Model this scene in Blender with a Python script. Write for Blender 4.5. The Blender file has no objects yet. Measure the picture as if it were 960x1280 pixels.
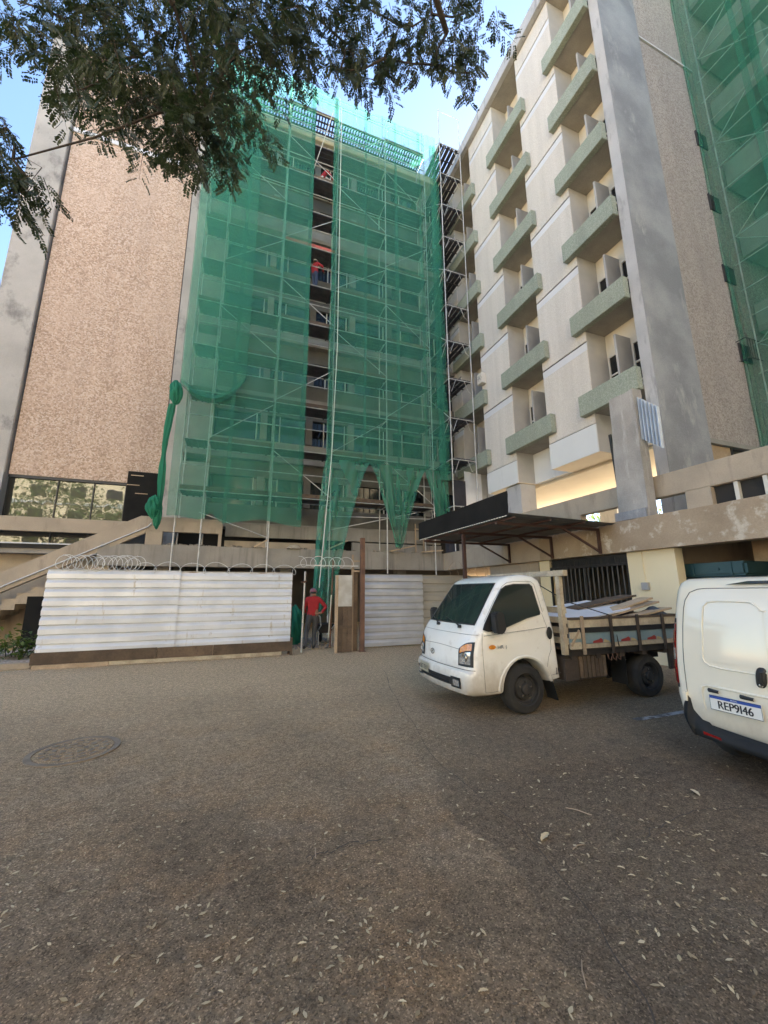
import bpy, bmesh, math, random
import numpy as np
from mathutils import Vector, Matrix, noise as mnoise
rnd = random.Random(7)
SC = bpy.context.scene
COL = SC.collection
R_ = math.radians

# ------------------------------------------------------------------ camera
CAM_H = 1.6
F_PX, PITCH, ROLL, YAW = 492.46, R_(11.37), R_(-0.262), R_(20.35)
cd = bpy.data.cameras.new('camera'); cam = bpy.data.objects.new('camera', cd); COL.objects.link(cam)
SC.camera = cam
cd.sensor_fit = 'HORIZONTAL'; cd.sensor_width = 36.0; cd.lens = 36.0 * F_PX / 960.0
cd.clip_start = 0.05; cd.clip_end = 2000.0
fw = Vector((math.sin(YAW)*math.cos(PITCH), math.cos(YAW)*math.cos(PITCH), math.sin(PITCH)))
r0 = Vector((math.cos(YAW), -math.sin(YAW), 0)); u0 = r0.cross(fw)
rt = r0*math.cos(ROLL) + u0*math.sin(ROLL); up = rt.cross(fw)
cam.matrix_world = Matrix(((rt.x, up.x, -fw.x, 0), (rt.y, up.y, -fw.y, 0), (rt.z, up.z, -fw.z, CAM_H), (0, 0, 0, 1)))

# ------------------------------------------------------------------ sky, sun, exposure
SUN_AZ, SUN_EL = R_(46), R_(42)          # azimuth from +Y towards +X: the sun stands behind the right-hand wing
world = bpy.data.worlds.new('World'); SC.world = world; world.use_nodes = True
wn = world.node_tree; wn.nodes.clear()
sky = wn.nodes.new('ShaderNodeTexSky'); sky.sky_type = 'NISHITA'; sky.sun_disc = False
sky.sun_elevation = SUN_EL; sky.sun_rotation = SUN_AZ
sky.altitude = 900; sky.air_density = 1.0; sky.dust_density = 0.25; sky.ozone_density = 1.5
bg = wn.nodes.new('ShaderNodeBackground'); bg.inputs[1].default_value = 0.053
wo = wn.nodes.new('ShaderNodeOutputWorld')
wn.links.new(sky.outputs[0], bg.inputs[0]); wn.links.new(bg.outputs[0], wo.inputs[0])
sl = bpy.data.lights.new('sun', 'SUN'); sl.energy = 5.0; sl.angle = R_(0.5); sl.color = (1.0, 0.93, 0.82)
so = bpy.data.objects.new('sun', sl); COL.objects.link(so)
sd = Vector((math.sin(SUN_AZ)*math.cos(SUN_EL), math.cos(SUN_AZ)*math.cos(SUN_EL), math.sin(SUN_EL)))
so.rotation_euler = sd.to_track_quat('Z', 'Y').to_euler(); so.location = (60, 60, 60)
vs = SC.view_settings; vs.view_transform = 'Standard'; vs.look = 'None'; vs.gamma = 1.0; vs.use_curve_mapping = False
vs.exposure = 3.22
SC.render.engine = 'CYCLES'
SC.cycles.use_denoising = True
SC.cycles.max_bounces = 8; SC.cycles.transparent_max_bounces = 24; SC.cycles.diffuse_bounces = 5
SC.cycles.caustics_reflective = False; SC.cycles.caustics_refractive = False
SC.cycles.sample_clamp_indirect = 6.0

# ------------------------------------------------------------------ helpers
WL = {}                                                  # world location of every object built here

def reg(o, name, parent, base):
    COL.objects.link(o)
    base = Vector(base); WL[o.name] = base
    if parent is not None:
        o.parent = parent; o.location = base - WL[parent.name]
    else:
        o.location = base
    return o

def tag(o, label=None, cat=None, group=None, kind=None):
    if label: o['label'] = label
    if cat: o['category'] = cat
    if group: o['group'] = group
    if kind: o['kind'] = kind
    return o

def thing(name, loc, label, cat, group=None):
    o = bpy.data.objects.new(name, None); o.empty_display_size = 0.2
    reg(o, name, None, loc)
    return tag(o, label, cat, group)

def inst(src, loc, parent=None, rotz=None):
    """another object on the same mesh data, its origin at world loc"""
    o = src.copy(); o.parent = None
    for k in list(o.keys()):
        if k in ('label', 'category', 'group', 'kind') and parent is not None: del o[k]
    reg(o, o.name, parent, loc)
    if rotz is not None: o.rotation_euler = (0, 0, rotz)
    return o

class MB:
    def __init__(s): s.v = []; s.f = []; s.m = []; s.cm = 0
    def add(s, vs, fs):
        n = len(s.v); s.v.extend([tuple(p) for p in vs]); s.f.extend([tuple(i+n for i in q) for q in fs]); s.m.extend([s.cm]*len(fs)); return s
    def box(s, x0, x1, y0, y1, z0, z1):
        if x0 > x1: x0, x1 = x1, x0
        if y0 > y1: y0, y1 = y1, y0
        if z0 > z1: z0, z1 = z1, z0
        return s.add([(x0,y0,z0),(x1,y0,z0),(x1,y1,z0),(x0,y1,z0),(x0,y0,z1),(x1,y0,z1),(x1,y1,z1),(x0,y1,z1)],
              [(3,2,1,0),(4,5,6,7),(0,1,5,4),(1,2,6,5),(2,3,7,6),(3,0,4,7)])
    def bar(s, p0, p1, w, h, upv=(0,0,1)):
        p0, p1 = Vector(p0), Vector(p1); d = (p1-p0).normalized(); u = Vector(upv)
        if abs(d.dot(u)) > 0.98: u = Vector((0,1,0))
        a = d.cross(u).normalized()*w/2; b = a.cross(d).normalized()*h/2
        return s.add([p0-a-b, p0+a-b, p0+a+b, p0-a+b, p1-a-b, p1+a-b, p1+a+b, p1-a+b],
              [(3,2,1,0),(4,5,6,7),(0,1,5,4),(1,2,6,5),(2,3,7,6),(3,0,4,7)])
    def tube(s, pts, r, n=8, caps=True, closed=False):
        pts = [Vector(p) for p in pts]; k = len(pts); vs = []; fs = []; prev = None
        rr = r if isinstance(r, (list, tuple)) else [r]*k
        for i, p in enumerate(pts):
            if closed: d = (pts[(i+1) % k]-pts[i-1])
            else: d = (pts[min(i+1, k-1)]-pts[max(i-1, 0)])
            d.normalize()
            if prev is None:
                a = d.cross(Vector((0,0,1)) if abs(d.z) < .9 else Vector((1,0,0))).normalized()
            else:
                a = (prev - d*prev.dot(d)).normalized()
            prev = a; b = d.cross(a)
            for j in range(n):
                t = 2*math.pi*j/n; vs.append(p + (a*math.cos(t)+b*math.sin(t))*rr[i])
        for i in range(k if closed else k-1):
            i2 = (i+1) % k
            for j in range(n):
                j2 = (j+1) % n; fs.append((i*n+j, i*n+j2, i2*n+j2, i2*n+j))
        if caps and not closed:
            fs.append(tuple(range(n-1, -1, -1))); fs.append(tuple((k-1)*n+j for j in range(n)))
        return s.add(vs, fs)
    def prism(s, poly, fn, d0, d1):
        """poly: 2D points; fn(a, b, d) -> 3D"""
        n = len(poly); vs = [fn(a, b, d0) for a, b in poly] + [fn(a, b, d1) for a, b in poly]
        fs = [tuple(range(n-1, -1, -1)), tuple(range(n, 2*n))] + [(i, (i+1) % n, n+(i+1) % n, n+i) for i in range(n)]
        return s.add(vs, fs)
    def lathe(s, prof, c, axis='y', n=24, close=True):
        vs = []; fs = []; c = Vector(c)
        for r, h in prof:
            for j in range(n):
                t = 2*math.pi*j/n; a, b = r*math.cos(t), r*math.sin(t)
                vs.append(c + (Vector((a, h, b)) if axis == 'y' else Vector((a, b, h)) if axis == 'z' else Vector((h, a, b))))
        m = len(prof)
        for i in range(m-1):
            for j in range(n):
                j2 = (j+1) % n; fs.append((i*n+j, i*n+j2, (i+1)*n+j2, (i+1)*n+j))
        if close:
            fs.append(tuple(range(n-1, -1, -1))); fs.append(tuple((m-1)*n+j for j in range(n)))
        return s.add(vs, fs)
    def grid(s, fn, nu, nv):
        vs = [fn(i/nu, j/nv) for j in range(nv+1) for i in range(nu+1)]
        fs = [(j*(nu+1)+i, j*(nu+1)+i+1, (j+1)*(nu+1)+i+1, (j+1)*(nu+1)+i) for j in range(nv) for i in range(nu)]
        return s.add(vs, fs)
    def build(s, name, mat, parent=None, smooth=None, bevel=0, fix=True):
        me = bpy.data.meshes.new(name)
        a = np.array(s.v, dtype=np.float64)
        lo, hi = a.min(0), a.max(0); base = Vector(((lo[0]+hi[0])/2, (lo[1]+hi[1])/2, lo[2]))
        a = a - np.array(base)
        me.from_pydata(a.tolist(), [], s.f)
        mats = mat if isinstance(mat, (list, tuple)) else [mat]
        for q in mats: me.materials.append(q)
        if len(mats) > 1: me.polygons.foreach_set('material_index', s.m)
        if fix:
            bm = bmesh.new(); bm.from_mesh(me); bmesh.ops.recalc_face_normals(bm, faces=bm.faces)
            if bevel:
                ed = [e for e in bm.edges if len(e.link_faces) == 2 and e.calc_face_angle(0) > 0.5]
                bmesh.ops.bevel(bm, geom=ed, offset=bevel, segments=2, affect='EDGES', clamp_overlap=True)
            bm.to_mesh(me); bm.free()
        me.update()
        if smooth is not None:
            me.shade_smooth()
            try: me.set_sharp_from_angle(angle=R_(smooth))
            except Exception: pass
        o = bpy.data.objects.new(name, me)
        return reg(o, name, parent, base)

def bx(name, mat, parent, x0, x1, y0, y1, z0, z1, bevel=0):
    return MB().box(x0, x1, y0, y1, z0, z1).build(name, mat, parent, bevel=bevel)

# ------------------------------------------------------------------ materials
def nt(name):
    m = bpy.data.materials.new(name); m.use_nodes = True; t = m.node_tree; t.nodes.clear()
    out = t.nodes.new('ShaderNodeOutputMaterial'); b = t.nodes.new('ShaderNodeBsdfPrincipled')
    t.links.new(b.outputs[0], out.inputs[0]); return m, t, b, out

def posn(t, scale=(1, 1, 1)):
    g = t.nodes.new('ShaderNodeNewGeometry'); mp = t.nodes.new('ShaderNodeMapping'); mp.inputs['Scale'].default_value = scale
    t.links.new(g.outputs['Position'], mp.inputs[0]); return mp.outputs[0]

def noise(t, vec, scale, detail=4, rough=0.55):
    n = t.nodes.new('ShaderNodeTexNoise'); n.inputs['Scale'].default_value = scale; n.inputs['Detail'].default_value = detail
    n.inputs['Roughness'].default_value = rough; t.links.new(vec, n.inputs['Vector']); return n.outputs['Fac']

def ramp(t, fac, stops):
    r = t.nodes.new('ShaderNodeValToRGB'); el = r.color_ramp.elements
    while len(el) < len(stops): el.new(0.5)
    for e, (p, c) in zip(el, stops):
        e.position = p; e.color = (c, c, c, 1) if isinstance(c, (int, float)) else (*c, 1)
    t.links.new(fac, r.inputs[0]); return r.outputs[0]

def mix(t, fac, a, b, mode='MIX'):
    m = t.nodes.new('ShaderNodeMix'); m.data_type = 'RGBA'; m.blend_type = mode
    for sock, val in ((m.inputs[0], fac), (m.inputs[6], a), (m.inputs[7], b)):
        if isinstance(val, (int, float)): sock.default_value = val
        elif isinstance(val, tuple): sock.default_value = (*val, 1)
        else: t.links.new(val, sock)
    return m.outputs[2]

def math_(t, op, a, b=None):
    m = t.nodes.new('ShaderNodeMath'); m.operation = op
    for i, val in enumerate((a, b)):
        if val is None: continue
        if isinstance(val, (int, float)): m.inputs[i].default_value = val
        else: t.links.new(val, m.inputs[i])
    return m.outputs[0]

def bump(t, b, h, strength=0.3, dist=0.02):
    n = t.nodes.new('ShaderNodeBump'); n.inputs['Strength'].default_value = strength; n.inputs['Distance'].default_value = dist
    t.links.new(h, n.inputs['Height']); t.links.new(n.outputs[0], b.inputs['Normal'])

def M(name, c, rough=0.7, c2=None, sc=1.5, lo=.35, hi=.65, grain=0.0, gsc=60, stain=None, ssc=(1.2, 1.2, .18), slo=.5, shi=.72,
      bmp=0.0, bsc=40, metal=0.0, spec=0.5, coat=0.0, vary=0.0, dirt=None):
    m, t, b, out = nt(name)
    col = c
    if c2 is not None: col = mix(t, ramp(t, noise(t, posn(t), sc, 6), [(lo, 0.0), (hi, 1.0)]), c, c2)
    if stain is not None: col = mix(t, ramp(t, noise(t, posn(t, ssc), 2.3, 6, .65), [(slo, 0.0), (shi, 1.0)]), col, stain)
    if grain:
        g = ramp(t, noise(t, posn(t), gsc, 3, .7), [(.25, 1-grain), (.75, 1+grain*.6)])
        col = mix(t, 1.0, col, g, 'MULTIPLY')
    if vary:
        oi = t.nodes.new('ShaderNodeObjectInfo'); col = mix(t, 1.0, col, ramp(t, oi.outputs['Random'], [(0.0, 1-vary), (1.0, 1+vary*.6)]), 'MULTIPLY')
    if dirt:      # road dust splashed up the lower body, ragged
        sp = t.nodes.new('ShaderNodeSeparateXYZ'); t.links.new(posn(t), sp.inputs[0])
        hgt = math_(t, 'SUBTRACT', sp.outputs[2], math_(t, 'MULTIPLY', noise(t, posn(t, (3, 3, 2)), 2.0, 6, .7), .55))
        col = mix(t, ramp(t, hgt, [(0.02, dirt), (.42, 0.0)]), col, (.40, .33, .25))
    if isinstance(col, tuple): b.inputs['Base Color'].default_value = (*col, 1)
    else: t.links.new(col, b.inputs['Base Color'])
    b.inputs['Roughness'].default_value = rough; b.inputs['Metallic'].default_value = metal
    b.inputs['Specular IOR Level'].default_value = spec; b.inputs['Coat Weight'].default_value = coat
    b.inputs['Coat Roughness'].default_value = .06
    if bmp: bump(t, b, noise(t, posn(t), bsc, 4, .6), bmp, 0.02)
    return m

def granite(name, a, b_, c, sc=14, blot=None, coarse=1.0):
    m, t, b, out = nt(name)
    v = t.nodes.new('ShaderNodeTexVoronoi'); v.inputs['Scale'].default_value = sc; t.links.new(posn(t), v.inputs['Vector'])
    sep = t.nodes.new('ShaderNodeSeparateColor'); t.links.new(v.outputs['Color'], sep.inputs[0])
    col = ramp(t, sep.outputs[0], [(0.0, b_), (.22, b_), (.34, a), (.72, a), (.85, c), (1.0, c)])
    n2 = ramp(t, noise(t, posn(t), 55, 2), [(.3, .8), (.7, 1.12)])
    col = mix(t, 1.0, col, n2, 'MULTIPLY')
    if blot: col = mix(t, ramp(t, noise(t, posn(t), .55, 5), [(.42, 0.0), (.75, .55)]), col, blot)
    col = mix(t, 1.0, col, ramp(t, noise(t, posn(t, (1.1, 1.1, .05)), 1.6, 5, .65), [(.34, .90), (.60, 1.02)]), 'MULTIPLY')
    oi = t.nodes.new('ShaderNodeObjectInfo'); col = mix(t, 1.0, col, ramp(t, oi.outputs['Random'], [(0.0, .93), (1.0, 1.04)]), 'MULTIPLY')
    t.links.new(col, b.inputs['Base Color']); b.inputs['Roughness'].default_value = .75
    bump(t, b, sep.outputs[1], .25*coarse, .01)
    return m

MAT = {}
MAT['granite_pink'] = granite('granite_pink', (.56, .405, .30), (.39, .27, .19), (.66, .53, .43), 21, (.57, .43, .335))
MAT['granite_grey'] = granite('granite_grey', (.45, .39, .35), (.32, .275, .25), (.53, .475, .435), 26, (.36, .32, .295))
MAT['aggregate_green'] = granite('aggregate_green', (.33, .37, .30), (.28, .32, .255), (.40, .43, .36), 42, (.29, .325, .25))
MAT['concrete_old'] = M('concrete_old', (.50, .475, .44), .85, (.40, .38, .35), .7, grain=.12, gsc=45, stain=(.24, .23, .215), ssc=(.6, .6, .4), slo=.53, shi=.68, bmp=.3, bsc=25)
MAT['concrete_gable'] = M('concrete_gable', (.36, .37, .39), .85, (.25, .26, .28), .6, lo=.40, hi=.60, grain=.18, gsc=38, stain=(.44, .44, .445), ssc=(.9, .9, .35), slo=.56, shi=.72, bmp=.25, bsc=25)
MAT['concrete_pier'] = M('concrete_pier', (.50, .495, .495), .85, (.41, .41, .415), .9, grain=.12, gsc=40, stain=(.27, .27, .275), ssc=(1.5, 1.5, .35), slo=.54, shi=.70, bmp=.15, bsc=30)
MAT['podium_tan'] = M('podium_tan', (.47, .385, .29), .85, (.38, .315, .24), 1.1, grain=.10, gsc=40, stain=(.24, .20, .155), ssc=(1.1, 1.1, .25), slo=.56, shi=.78, bmp=.2, bsc=25)
MAT['podium_grey'] = M('podium_grey', (.36, .33, .285), .85, (.29, .265, .23), 1.3, grain=.12, gsc=40, stain=(.17, .155, .135), ssc=(2.2, 2.2, .12), slo=.52, shi=.76, bmp=.25, bsc=22)
MAT['beam_damaged'] = M('beam_damaged', (.45, .35, .245), .9, (.33, .25, .17), 1.0, grain=.16, gsc=30, stain=(.60, .53, .43), ssc=(1.4, 1.4, 1.4), slo=.55, shi=.66, bmp=.5, bsc=12)
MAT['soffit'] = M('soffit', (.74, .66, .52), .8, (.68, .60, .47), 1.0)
MAT['cream_panel'] = granite('cream_panel', (.67, .625, .565), (.63, .585, .525), (.71, .67, .615), 34, (.65, .61, .555), .5)
MAT['band_white'] = M('band_white', (.70, .71, .73), .7, (.64, .65, .67), 1.5, grain=.04, gsc=40)
MAT['fascia_white'] = M('fascia_white', (.74, .75, .74), .7, (.70, .71, .70), .8, stain=(.55, .55, .53), slo=.6, shi=.85)
MAT['wall_cream'] = M('wall_cream', (.70, .655, .56), .75, (.65, .605, .515), 1.2)
MAT['wall_grey'] = M('wall_grey', (.50, .485, .46), .8, (.44, .43, .41), 1.5, grain=.08, gsc=50)
MAT['fin_grey'] = M('fin_grey', (.42, .41, .40), .75, (.36, .355, .35), 2)
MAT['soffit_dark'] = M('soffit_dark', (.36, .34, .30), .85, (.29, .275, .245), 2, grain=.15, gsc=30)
MAT['groove'] = M('groove', (.10, .10, .11), .9)
MAT['frame_white'] = M('frame_white', (.66, .63, .56), .6)
MAT['frame_dark'] = M('frame_dark', (.035, .035, .035), .5)
MAT['glass_dark'] = M('glass_dark', (.012, .013, .014), .06, spec=.6)
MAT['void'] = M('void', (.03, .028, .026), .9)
MAT['facade_grey'] = M('facade_grey', (.17, .16, .145), .85, (.11, .105, .095), 1.0, grain=.12, gsc=30, stain=(.14, .135, .125), slo=.55, shi=.8)
MAT['facade_pale'] = M('facade_pale', (.36, .345, .31), .8, (.28, .27, .24), 1.2, grain=.08, gsc=40)
MAT['slab_edge'] = M('slab_edge', (.33, .31, .285), .85, (.24, .225, .205), 1.4, grain=.1, gsc=35)
MAT['roof_cream'] = M('roof_cream', (.66, .60, .47), .8, (.58, .52, .41), 1.4)
MAT['steel_galv'] = M('steel_galv', (.66, .66, .64), .5, (.46, .44, .41), 3, metal=.2)
MAT['steel_rust'] = M('steel_rust', (.22, .115, .07), .85, (.13, .075, .055), 4, grain=.25, gsc=60)
MAT['deck_steel'] = M('deck_steel', (.10, .095, .11), .6, (.06, .058, .068), 3, metal=.2)
MAT['deck_wood'] = M('deck_wood', (.11, .095, .08), .85, (.07, .06, .052), 3, grain=.2, gsc=30)
MAT['deck_red'] = M('deck_red', (.55, .13, .09), .7, (.42, .10, .07), 3)
MAT['sheet_white'] = M('sheet_white', (.77, .80, .85), .36, (.67, .70, .75), 1.3, lo=.42, hi=.6, stain=(.50, .46, .40), ssc=(2.6, 2.6, .5), slo=.62, shi=.74, metal=.2)
MAT['sheet_galv'] = M('sheet_galv', (.60, .625, .67), .4, (.50, .525, .57), 1.8, metal=.35)
MAT['sheet_dull'] = M('sheet_dull', (.46, .45, .42), .6, (.40, .39, .36), 1.6, metal=.1)
MAT['sheet_blue'] = M('sheet_blue', (.50, .56, .64), .4, (.40, .46, .54), 2.5, metal=.3)
MAT['wood_board'] = M('wood_board', (.165, .115, .075), .85, (.10, .07, .048), 2.2, grain=.25, gsc=25, vary=.3, stain=(.075, .05, .035), ssc=(2, 2, 2), slo=.60, shi=.72)
MAT['wood_pale'] = M('wood_pale', (.47, .36, .25), .85, vary=.25, c2=(.37, .275, .185), sc=2.5, grain=.2, gsc=25)
MAT['wood_fresh'] = M('wood_fresh', (.58, .44, .29), .8, vary=.25, c2=(.48, .35, .22), sc=3, grain=.15, gsc=30)
MAT['wood_cream'] = M('wood_cream', (.52, .45, .33), .8, (.36, .295, .21), 4, grain=.2, gsc=30, stain=(.25, .20, .15), slo=.62, shi=.8)
MAT['wood_truck'] = M('wood_truck', (.085, .062, .046), .8, vary=.3, c2=(.05, .038, .03), sc=4, grain=.25, gsc=40)
MAT['black_board'] = M('black_board', (.012, .0115, .011), .9, (.02, .019, .017), 1.5, grain=.1, gsc=30, spec=.2)
MAT['black_metal'] = M('black_metal', (.02, .019, .018), .45, (.035, .03, .027), 3)
MAT['brown_metal'] = M('brown_metal', (.06, .03, .025), .6, (.09, .045, .035), 3)
MAT['canopy_roof'] = M('canopy_roof', (.17, .165, .16), .6, (.12, .115, .11), 2)
MAT['bluegreen'] = M('bluegreen', (.03, .085, .10), .5, (.045, .105, .12), 2)
MAT['white_paint'] = M('white_paint', (.42, .40, .37), .85, (.15, .13, .11), 9, lo=.42, hi=.55, grain=.15)
MAT['rubble'] = M('rubble', (.36, .315, .265), .95, (.25, .215, .18), 5, grain=.2)
MAT['gate_cream'] = M('gate_cream', (.86, .74, .50), .8, (.81, .69, .46), 1.0, stain=(.40, .32, .22), slo=.62, shi=.85)
MAT['rope'] = M('rope', (.72, .70, .62), .8)
MAT['wire'] = M('wire', (.66, .66, .64), .45, metal=.2)
MAT['bar_steel'] = M('bar_steel', (.14, .135, .13), .5, (.09, .085, .08), 4)
# ------------------------------------------------------------------ ground
def ground_mat():
    m, t, b, out = nt('asphalt')
    p = posn(t)
    base = mix(t, ramp(t, noise(t, p, .55, 6, .6), [(.40, 0.0), (.60, 1.0)]), (.285, .220, .155), (.180, .140, .100))
    base = mix(t, ramp(t, noise(t, p, 1.7, 6, .65), [(.46, 0.0), (.66, .85)]), base, (.30, .205, .125))
    base = mix(t, ramp(t, noise(t, p, 4.5, 5, .6), [(.55, 0.0), (.75, .55)]), base, (.115, .086, .060))
    base = mix(t, ramp(t, noise(t, p, .9, 7, .7), [(.50, 0.0), (.62, .55)]), base, (.300, .250, .195))
    base = mix(t, ramp(t, noise(t, posn(t, (1, 1, 1)), 2.9, 4, .5), [(.63, 0.0), (.72, .6)]), base, (.085, .072, .058))
    # newer dark strip of asphalt on the right, with a ragged edge
    sep = t.nodes.new('ShaderNodeSeparateXYZ'); t.links.new(p, sep.inputs[0])
    edge = math_(t, 'SUBTRACT', sep.outputs[0], math_(t, 'MULTIPLY', sep.outputs[1], .16))
    edge = math_(t, 'ADD', edge, math_(t, 'MULTIPLY', noise(t, p, 1.6, 5, .6), .9))
    dark = ramp(t, math_(t, 'MULTIPLY', math_(t, 'SUBTRACT', edge, 1.60), 4.0), [(.0, 0.0), (.12, .60), (1.0, .70)])
    base = mix(t, dark, base, (.135, .112, .088))
    # pale builder's dust near the hoarding
    yn = math_(t, 'ADD', sep.outputs[1], math_(t, 'MULTIPLY', noise(t, p, .8, 5), 3.0))
    dust = ramp(t, math_(t, 'MULTIPLY', math_(t, 'SUBTRACT', yn, 4.4), .19), [(.0, 0.0), (1.0, .85)])
    base = mix(t, dust, base, (.64, .51, .35))
    # stones in the surface
    v = t.nodes.new('ShaderNodeTexVoronoi'); v.inputs['Scale'].default_value = 140; t.links.new(p, v.inputs['Vector'])
    sc = t.nodes.new('ShaderNodeSeparateColor'); t.links.new(v.outputs['Color'], sc.inputs[0])
    st = ramp(t, sc.outputs[0], [(0.0, .52), (.35, .95), (.86, 1.15), (.96, 1.9)])
    base = mix(t, 1.0, base, st, 'MULTIPLY')
    base = mix(t, 1.0, base, ramp(t, noise(t, p, 16, 5, .75), [(.28, .62), (.72, 1.35)]), 'MULTIPLY')
    fine = ramp(t, noise(t, p, 190, 2, .6), [(.3, .8), (.7, 1.2)])
    base = mix(t, 1.0, base, fine, 'MULTIPLY')
    base = mix(t, 1.0, base, (.97, .89, .78), 'MULTIPLY')
    t.links.new(base, b.inputs['Base Color']); b.inputs['Roughness'].default_value = .93
    b.inputs['Specular IOR Level'].default_value = .25
    h = math_(t, 'ADD', math_(t, 'MULTIPLY', noise(t, p, 60, 4, .7), .7), math_(t, 'MULTIPLY', sc.outputs[1], .5))
    bump(t, b, h, .8, .015)
    return m
MAT['asphalt'] = ground_mat()

def gz(x, y):
    if abs(x) > 13 or y < -3 or y > 14: return 0.0
    k = min(1, (13-abs(x))/2, (y+3)/1.0, (14-y)/1.0)
    return k*(.010*mnoise.noise((x*.9, y*.9, 3.1)) + .005*mnoise.noise((x*3.1, y*3.1, 8.2)))
xs = [-500, -250, -120, -60, -30, -18] + [round(-13+.18*i, 3) for i in range(146)] + [18, 30, 60, 120, 250, 500]
ys = [-500, -250, -120, -60, -30, -14, -7] + [round(-3+.18*i, 3) for i in range(96)] + [20, 35, 60, 120, 250, 500]
g = MB(); nx = len(xs)
g.v = [(x, y, gz(x, y)) for y in ys for x in xs]
g.f = [(j*nx+i, j*nx+i+1, (j+1)*nx+i+1, (j+1)*nx+i) for j in range(len(ys)-1) for i in range(nx-1)]
g.m = [0]*len(g.f)
tag(g.build('ground', MAT['asphalt'], smooth=60), 'brown grey dusty asphalt yard littered with leaves', 'ground', kind='structure')

# manhole cover
mh = thing('manhole_cover', (-1.45, 5.3, .004), 'round iron manhole cover sunk into the dusty asphalt', 'manhole')
MAT['iron_dusty'] = M('iron_dusty', (.30, .235, .165), .95, (.22, .17, .12), 6, grain=.2, gsc=80)
MB().lathe([(.40, .002), (.40, .012), (.345, .012), (.345, .004)], (-1.45, 5.3, 0), 'z', 40, close=False).build('frame_ring', MAT['iron_dusty'], mh)
MB().lathe([(.335, .0), (.335, .010), (.001, .010)], (-1.45, 5.3, 0), 'z', 40).build('lid', MAT['asphalt'], mh)
rb = MB()
for k in range(3):
    r = .27-.085*k; n = 16-5*k
    for j in range(n):
        t0 = 2*math.pi*j/n; t1 = t0+2*math.pi/n*.62
        pts = [(-1.45+rr*math.cos(t), 5.3+rr*math.sin(t)) for rr, t in ((r-.022, t0), (r+.022, t0), (r+.022, t1), (r-.022, t1))]
        rb.prism(pts, lambda a, b, d: (a, b, d), .009, .017)
rb.build('raised_tread', MAT['iron_dusty'], mh)

# painted bay line
ln = MB(); n = 30
def linept(u, v):
    x = 4.80+u*2.2; w = .045*(1+.35*mnoise.noise((x*6, v*3, 1)))
    yy = 3.94-.02*u+(v-.5)*2*w; return (x, yy, gz(x, yy)+.005)
ln.grid(linept, n, 2)
tag(ln.build('bay_line', MAT['white_paint']), 'worn white parking line painted on the asphalt behind the flatbed truck', 'road marking', kind='structure')

# kerb and earth bed beside the hoarding
MAT['kerb'] = M('kerb', (.42, .35, .27), .9, (.33, .275, .21), 2, grain=.15, gsc=30)
MAT['gravel_bed'] = granite('gravel_bed', (.46, .35, .25), (.30, .22, .16), (.60, .49, .38), 22)
kb = thing('kerb', (-8, 11.05, 0), 'tan concrete kerb stones edging the gravel bed left of the white hoarding', 'kerb')
kb['kind'] = 'structure'
for i in range(9):
    x1 = -4.02-i*.9
    bx('kerb_stone', MAT['kerb'], kb, x1-.885, x1, 11.02+.01*math.sin(i*3), 11.16, 0, .13+.008*math.sin(i*5), bevel=.012)
bed = MB().grid(lambda u, v: (-12.1+u*8.05, 11.16+v*3.0, .12+.05*mnoise.noise((u*14, v*6, 0))), 50, 20)
tag(bed.build('gravel_bed', MAT['gravel_bed'], smooth=60), 'tan gravel bed between kerb and concrete stair', 'ground', kind='structure')

# pale paved forecourt added out of view behind the viewer to bounce warm sunlight
MAT['forecourt'] = M('forecourt', (.58, .48, .36), .85, (.50, .41, .30), .8, grain=.1, gsc=20)
tag(MB().add([(-42, -23.9, .006), (34, -23.9, .006), (34, -9, .006), (-42, -9, .006)], [(0, 1, 2, 3)]).build('added_pavement', MAT['forecourt']), 'added pale tan paved forecourt across the yard bouncing warm light', 'added_pavement', kind='structure')

def crack(pts, w, seed):
    b = MB(); n = 60; P = [Vector((*q, 0)) for q in pts]; L = len(P)-1
    for i in range(n+1):
        t = i/n*L; k = min(L-1, int(t)); c = P[k].lerp(P[k+1], t-k); c.x += .05*mnoise.noise((i*.21, seed, 0)); c.y += .05*mnoise.noise((i*.21, seed, 5))
        d = (P[k+1]-P[k]).normalized(); s = Vector((-d.y, d.x, 0))*w*(.4+.8*abs(mnoise.noise((i*.33, seed, 9))))*(1 if 0 < i < n else .05)
        for q in (c-s, c+s): b.v.append((q.x, q.y, gz(q.x, q.y)+.003))
    b.f = [(2*i, 2*i+1, 2*i+3, 2*i+2) for i in range(n)]; b.m = [0]*n
    return b.build('pavement_crack', MAT['crack'])
MAT['crack'] = M('crack', (.085, .070, .055), .95)
for k, (q, w, lab) in enumerate((([(3.0, 8.2), (2.3, 5.6), (1.9, 3.6), (1.95, 2.6), (1.78, 1.8), (1.5, 1.2)], .005, 'ragged crack along the edge of the darker asphalt strip'),
        ([(.5, 2.75), (.75, 2.80), (1.0, 2.78)], .008, 'short dark crack in the middle of the asphalt yard'), ([(-.6, 6.3), (.6, 6.1), (2.0, 6.4)], .007, 'long thin crack across the asphalt before the hoarding'),
        ([(2.6, 2.2), (3.3, 2.3), (4.2, 2.0)], .006, 'thin crack in the dark asphalt beside the van'))):
    tag(crack(q, w, k*3.7), lab, 'crack', kind='structure')
# ------------------------------------------------------------------ right-hand wing with balconies
FL = 2.88
XF, YG = 10.2, 6.53
rw = thing('balcony_wing', (16, 14, 0), 'tall cream building wing with rows of green grey balconies', 'building')
RB = 25.5
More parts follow.
